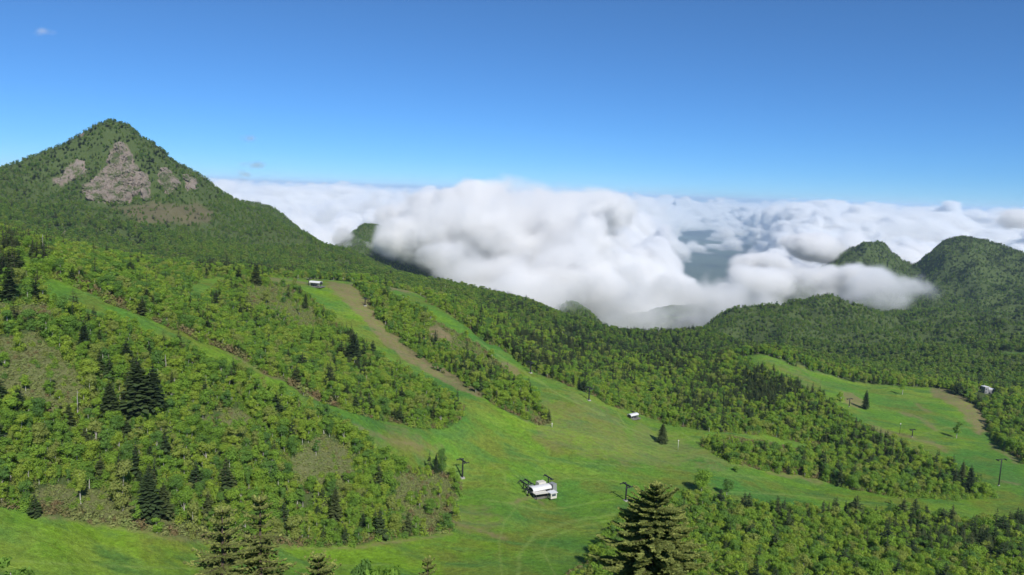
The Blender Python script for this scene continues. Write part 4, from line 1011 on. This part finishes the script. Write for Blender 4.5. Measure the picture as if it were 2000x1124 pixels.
# ------------------------------------------------------------------ clouds
def cloud_volume(name, blobs, lo, hi, voxel, sigma, nscale, amp, gain, seed, mat):
    """a real cloud: a density grid made of soft ellipsoids eaten away by noise"""
    me = bpy.data.meshes.new(name); o = link(bpy.data.objects.new(name, me))
    ng = bpy.data.node_groups.new(name, 'GeometryNodeTree')
    ng.interface.new_socket('Geometry', in_out='INPUT', socket_type='NodeSocketGeometry'); ng.interface.new_socket('Geometry', in_out='OUTPUT', socket_type='NodeSocketGeometry')
    go = ng.nodes.new('NodeGroupOutput'); ng.nodes.new('NodeGroupInput')
    L = ng.links.new
    def vm(op, a, b):
        n = ng.nodes.new('ShaderNodeVectorMath'); n.operation = op
        for s_, v_ in ((n.inputs[0], a), (n.inputs[1], b)):
            if v_ is None: continue
            if isinstance(v_, tuple): s_.default_value = v_
            else: L(v_, s_)
        return n
    def mt(op, a, b=None, c=None, clamp=False):
        n = ng.nodes.new('ShaderNodeMath'); n.operation = op; n.use_clamp = clamp
        for s_, v_ in zip(n.inputs, (a, b, c)):
            if v_ is None: continue
            if isinstance(v_, (int, float)): s_.default_value = v_
            else: L(v_, s_)
        return n.outputs[0]
    def nz(vec, sc, det, rough):
        n = ng.nodes.new('ShaderNodeTexNoise'); n.inputs['Scale'].default_value = sc; n.inputs['Detail'].default_value = det; n.inputs['Roughness'].default_value = rough
        L(vec, n.inputs['Vector']); return n
    P0 = ng.nodes.new('GeometryNodeInputPosition').outputs[0]
    Ps = vm('ADD', P0, (seed * 137.0, seed * 61.0, 0.0)).outputs[0]
    wv = nz(Ps, nscale * .5, 2, .5).outputs['Color']
    wv = vm('SCALE', vm('SUBTRACT', wv, (.5, .5, .5)).outputs[0], None); wv.inputs['Scale'].default_value = .55 / nscale
    P_ = vm('ADD', P0, wv.outputs[0]).outputs[0]
    shape = None
    for (c, r, w) in blobs:
        d = vm('DIVIDE', vm('SUBTRACT', P_, tuple(map(float, c))).outputs[0], tuple(map(float, r))).outputs[0]
        l2 = vm('DOT_PRODUCT', d, d).outputs['Value']
        f = mt('MINIMUM', mt('SUBTRACT', 1.0, l2), w)
        shape = f if shape is None else mt('SMOOTH_MAX', shape, f, .25)
    Pn = vm('MULTIPLY', Ps, (1.0, 1.0, 1.25)).outputs[0]
    n1 = nz(Pn, nscale, 6, .60).outputs['Fac']
    def vor(sc):
        n = ng.nodes.new('ShaderNodeTexVoronoi'); n.feature = 'F1'; n.inputs['Scale'].default_value = sc; L(vm('ADD', Pn, wv2).outputs[0], n.inputs['Vector']); return n.outputs['Distance']
    wv2 = vm('SCALE', vm('SUBTRACT', nz(Ps, nscale * 2.5, 2, .5).outputs['Color'], (.5, .5, .5)).outputs[0], None); wv2.inputs['Scale'].default_value = .22 / nscale; wv2 = wv2.outputs[0]
    puff = mt('ADD', mt('MULTIPLY', mt('SUBTRACT', .5, vor(nscale * 2.2)), .55), mt('MULTIPLY', mt('SUBTRACT', .5, vor(nscale * 5.5)), .30))
    dn = mt('ADD', mt('MINIMUM', shape, .7), mt('ADD', mt('MULTIPLY', mt('SUBTRACT', n1, .5), amp), puff))
    dn = mt('SUBTRACT', dn, .22)
    sep = ng.nodes.new('ShaderNodeSeparateXYZ'); L(P0, sep.inputs[0])
    low = ng.nodes.new('ShaderNodeMapRange'); low.interpolation_type = 'SMOOTHSTEP'; L(sep.outputs[2], low.inputs[0]); low.inputs[1].default_value = -290.0; low.inputs[2].default_value = -110.0
    wis = ng.nodes.new('ShaderNodeMapRange'); wis.interpolation_type = 'SMOOTHSTEP'; L(nz(Ps, nscale * .7, 2, .5).outputs['Fac'], wis.inputs[0]); wis.inputs[1].default_value = .40; wis.inputs[2].default_value = .60
    crisp = mt('ADD', .40, mt('MULTIPLY', mt('MULTIPLY', low.outputs[0], wis.outputs[0]), gain))
    dn = mt('MULTIPLY', dn, crisp, clamp=True)
    dn = mt('MULTIPLY', mt('POWER', dn, 1.5), sigma)
    vc = ng.nodes.new('GeometryNodeVolumeCube')
    L(dn, vc.inputs['Density']); vc.inputs['Min'].default_value = lo; vc.inputs['Max'].default_value = hi
    for k, ax in enumerate('XYZ'): vc.inputs['Resolution ' + ax].default_value = max(2, int((hi[k] - lo[k]) / voxel))
    sm = ng.nodes.new('GeometryNodeSetMaterial'); sm.inputs['Material'].default_value = mat
    L(vc.outputs[0], sm.inputs[0]); L(sm.outputs[0], go.inputs[0])
    md = o.modifiers.new('density', 'NODES'); md.node_group = ng
    me.materials.append(mat)
    return o
def volume_mat(name, col, g):
    m, nt, out = new_mat(name)
    vi = nt.nodes.new('ShaderNodeVolumeInfo'); sc = nt.nodes.new('ShaderNodeVolumeScatter')
    sc.inputs['Color'].default_value = (*col, 1); sc.inputs['Anisotropy'].default_value = g
    nt.links.new(vi.outputs['Density'], sc.inputs['Density']); nt.links.new(sc.outputs[0], out.inputs['Volume'])
    return m
M['cloud_vapour'] = volume_mat('cloud_vapour', (.940, .955, .980), 0.0)
def E(u, v, y, rx, ry, rz, w=.7): return (tuple(at(u, v, y)), (rx, ry, rz), w)
bank = [E(1060, 485, 1900, 250, 300, 125), E(930, 470, 2050, 230, 280, 120, .6), E(800, 470, 2150, 120, 160, 80, .22), E(800, 425, 2400, 170, 200, 70, .16), E(735, 480, 2200, 130, 120, 70, .14), E(860, 430, 2600, 190, 200, 100), E(1000, 430, 2150, 230, 280, 105), E(1140, 430, 2000, 160, 260, 80),
        E(1190, 560, 1950, 140, 280, 85), E(1420, 594, 1950, 260, 280, 65, .7), E(1330, 578, 2000, 170, 250, 55, .7), E(1510, 566, 2150, 230, 230, 60, .7), E(1290, 620, 1650, 270, 220, 50, .40), E(1080, 560, 1650, 260, 200, 60, .35), E(1570, 556, 2080, 290, 200, 60, .7),
        E(1710, 556, 1990, 210, 120, 58, .5), E(1790, 598, 1820, 110, 90, 60, .40), E(1720, 574, 1880, 170, 110, 55, .5), E(1440, 575, 2350, 200, 240, 45), E(1585, 490, 2500, 90, 160, 45, .6), E(1500, 525, 2300, 110, 130, 45), E(1110, 430, 2400, 180, 250, 75), E(1995, 432, 2950, 110, 160, 55), E(950, 520, 1800, 220, 200, 65, .34)]
cb = cloud_volume('cloud_bank', bank, (-760.0, 1350.0, -400.0), (2120.0, 3120.0, 100.0), 6.5, .075, 1 / 210.0, 4.6, 2.1, 3.0, M['cloud_vapour'])
tag(cb, 'soft white cloud bank lying in the valley behind the forest ridge', 'cloud', kind='stuff')

M['thin_shaded_vapour'] = volume_mat('thin_shaded_vapour', (.62, .64, .68), 0.3)  # thin cloud in shade: the shade is put into a darker vapour colour
wisp = [E(492, 322, 1900, 38, 40, 9), E(478, 338, 1900, 22, 30, 10), E(486, 270, 1900, 30, 40, 9), E(470, 352, 1900, 20, 30, 9)]
cw = cloud_volume('cloud_wisp', wisp, tuple(map(float, at(492, 400, 1900) - (130, 100, 0))), tuple(map(float, at(492, 230, 1900) + (130, 100, 0))), 4.0, .05, 1 / 45.0, 3.0, .8, 7.0, M['thin_shaded_vapour'])
tag(cw, 'faint grey wisp of cloud hanging above the right shoulder of the peak', 'cloud', kind='stuff')
wisp = [E(90, 62, 2600, 42, 40, 14), E(75, 66, 2600, 25, 30, 9)]
cw = cloud_volume('cloud_wisp', wisp, tuple(map(float, at(90, 95, 2600) - (120, 100, 0))), tuple(map(float, at(90, 30, 2600) + (120, 100, 0))), 5.0, .016, 1 / 45.0, 3.0, .6, 9.0, M['cloud_vapour'])
tag(cw, 'tiny faint cloud wisp high in the blue sky at upper left', 'cloud', kind='stuff')

# sea of cloud far below and beyond, as real vapour in two belts
def cloud_sea(name, lo, hi, vox, sigma, cell, top0, mat, label):
    me = bpy.data.meshes.new(name); o = link(bpy.data.objects.new(name, me)); me.materials.append(mat)
    ng = bpy.data.node_groups.new(name, 'GeometryNodeTree')
    ng.interface.new_socket('Geometry', in_out='INPUT', socket_type='NodeSocketGeometry'); ng.interface.new_socket('Geometry', in_out='OUTPUT', socket_type='NodeSocketGeometry')
    go = ng.nodes.new('NodeGroupOutput'); ng.nodes.new('NodeGroupInput'); L = ng.links.new
    def val(s_, v_):
        if isinstance(v_, (int, float)): s_.default_value = v_
        elif isinstance(v_, tuple): s_.default_value = v_
        else: L(v_, s_)
    def vm(op, a, b=None, sc=None):
        n = ng.nodes.new('ShaderNodeVectorMath'); n.operation = op; val(n.inputs[0], a)
        if b is not None: val(n.inputs[1], b)
        if sc is not None: n.inputs['Scale'].default_value = sc
        return n.outputs[0]
    def mt(op, a, b=None, clamp=False):
        n = ng.nodes.new('ShaderNodeMath'); n.operation = op; n.use_clamp = clamp; val(n.inputs[0], a)
        if b is not None: val(n.inputs[1], b)
        return n.outputs[0]
    def nz(vec, sc, det, rough, out='Fac'):
        n = ng.nodes.new('ShaderNodeTexNoise'); n.inputs['Scale'].default_value = sc; n.inputs['Detail'].default_value = det; n.inputs['Roughness'].default_value = rough
        L(vec, n.inputs['Vector']); return n.outputs[out]
    def vor(vec, sc):
        n = ng.nodes.new('ShaderNodeTexVoronoi'); n.feature = 'F1'; n.inputs['Scale'].default_value = sc; L(vec, n.inputs['Vector']); return n.outputs['Distance']
    P0 = ng.nodes.new('GeometryNodeInputPosition').outputs[0]
    Pf = vm('MULTIPLY', P0, (1.0, 1.0, 0.0))                      # seen from above: where the cloud stands high
    sep = ng.nodes.new('ShaderNodeSeparateXYZ'); L(P0, sep.inputs[0]); X, Y, Z = sep.outputs
    wv = vm('SCALE', vm('SUBTRACT', nz(P0, 1 / (cell * 1.6), 3, .5, 'Color'), (.5, .5, .5)), None, cell * .9)
    Pw = vm('ADD', P0, wv); Pfw = vm('MULTIPLY', Pw, (1.0, 1.0, 0.25))
    cov = mt('SUBTRACT', nz(Pf, 1 / 5200.0, 3, .5), .5)            # -.2 .. .2
    top = mt('ADD', top0, mt('MULTIPLY', cov, 1300.0))
    top = mt('ADD', top, mt('MULTIPLY', mt('SUBTRACT', .45, vor(Pfw, 1 / cell)), 620.0))
    top = mt('ADD', top, mt('MULTIPLY', mt('SUBTRACT', .45, vor(Pw, 2.6 / cell)), 330.0))
    top = mt('ADD', top, mt('MULTIPLY', mt('SUBTRACT', nz(P0, 3.0 / cell, 5, .62), .5), 330.0))
    # the opening through which the lowland shows
    hx = mt('DIVIDE', mt('SUBTRACT', X, mt('MULTIPLY', Y, .262)), mt('ADD', 150.0, mt('MULTIPLY', Y, .068)))
    hy = mt('DIVIDE', mt('SUBTRACT', Y, 15000.0), 12500.0)
    e = mt('ADD', mt('ADD', mt('MULTIPLY', hx, hx), mt('MULTIPLY', hy, hy)), mt('MULTIPLY', mt('SUBTRACT', nz(Pf, 1 / 1100.0, 4, .6), .5), 1.7))
    top = mt('SUBTRACT', top, mt('MULTIPLY', mt('MULTIPLY', mt('SUBTRACT', 1.0, e), 1.6, clamp=True), 650.0))
    dn = mt('MULTIPLY', mt('SUBTRACT', top, Z), 1 / 40.0, clamp=True)
    base = mt('MULTIPLY', mt('SUBTRACT', Z, lo[2] + 40), 1 / 150.0, clamp=True)
    dn = mt('MULTIPLY', mt('MULTIPLY', mt('POWER', dn, 1.3), base), sigma)
    vc = ng.nodes.new('GeometryNodeVolumeCube'); L(dn, vc.inputs['Density']); vc.inputs['Min'].default_value = lo; vc.inputs['Max'].default_value = hi
    for k, ax in enumerate('XYZ'): vc.inputs['Resolution ' + ax].default_value = max(2, int((hi[k] - lo[k]) / vox[k]))
    sm = ng.nodes.new('GeometryNodeSetMaterial'); sm.inputs['Material'].default_value = mat
    L(vc.outputs[0], sm.inputs[0]); L(sm.outputs[0], go.inputs[0])
    o.modifiers.new('density', 'NODES').node_group = ng
    tag(o, label, 'clouds', kind='stuff'); return o
M['cloud_sea'] = volume_mat('cloud_sea', (.962, .968, .980), 0.0)
cloud_sea('cloud_sea', (-8200.0, 3500.0, -950.0), (8200.0, 11000.0, 140.0), (34, 55, 20), .05, 800.0, -480.0, M['cloud_sea'], 'nearer belt of white cumulus below the horizon, broken by a blue gap')
cloud_sea('cloud_sea', (-31000.0, 11000.0, -950.0), (31000.0, 43000.0, 140.0), (105, 220, 26), .04, 1150.0, -260.0, M['cloud_sea'], 'farthest belt of white cumulus along the horizon')

# clear mountain air
m, nt, out = new_mat('air')
pv = nt.nodes.new('ShaderNodeVolumePrincipled'); pv.inputs['Color'].default_value = (.58, .79, 1.0, 1); pv.inputs['Density'].default_value = 3.8e-5; pv.inputs['Anisotropy'].default_value = 0.0
nt.links.new(pv.outputs[0], out.inputs['Volume'])
b = MB(); b.box((0, 85000, -675), (400000, 180000, 1670)); hz = b.build('haze', m); tag(hz, 'thin blue mountain air over the whole valley', 'haze', kind='stuff')
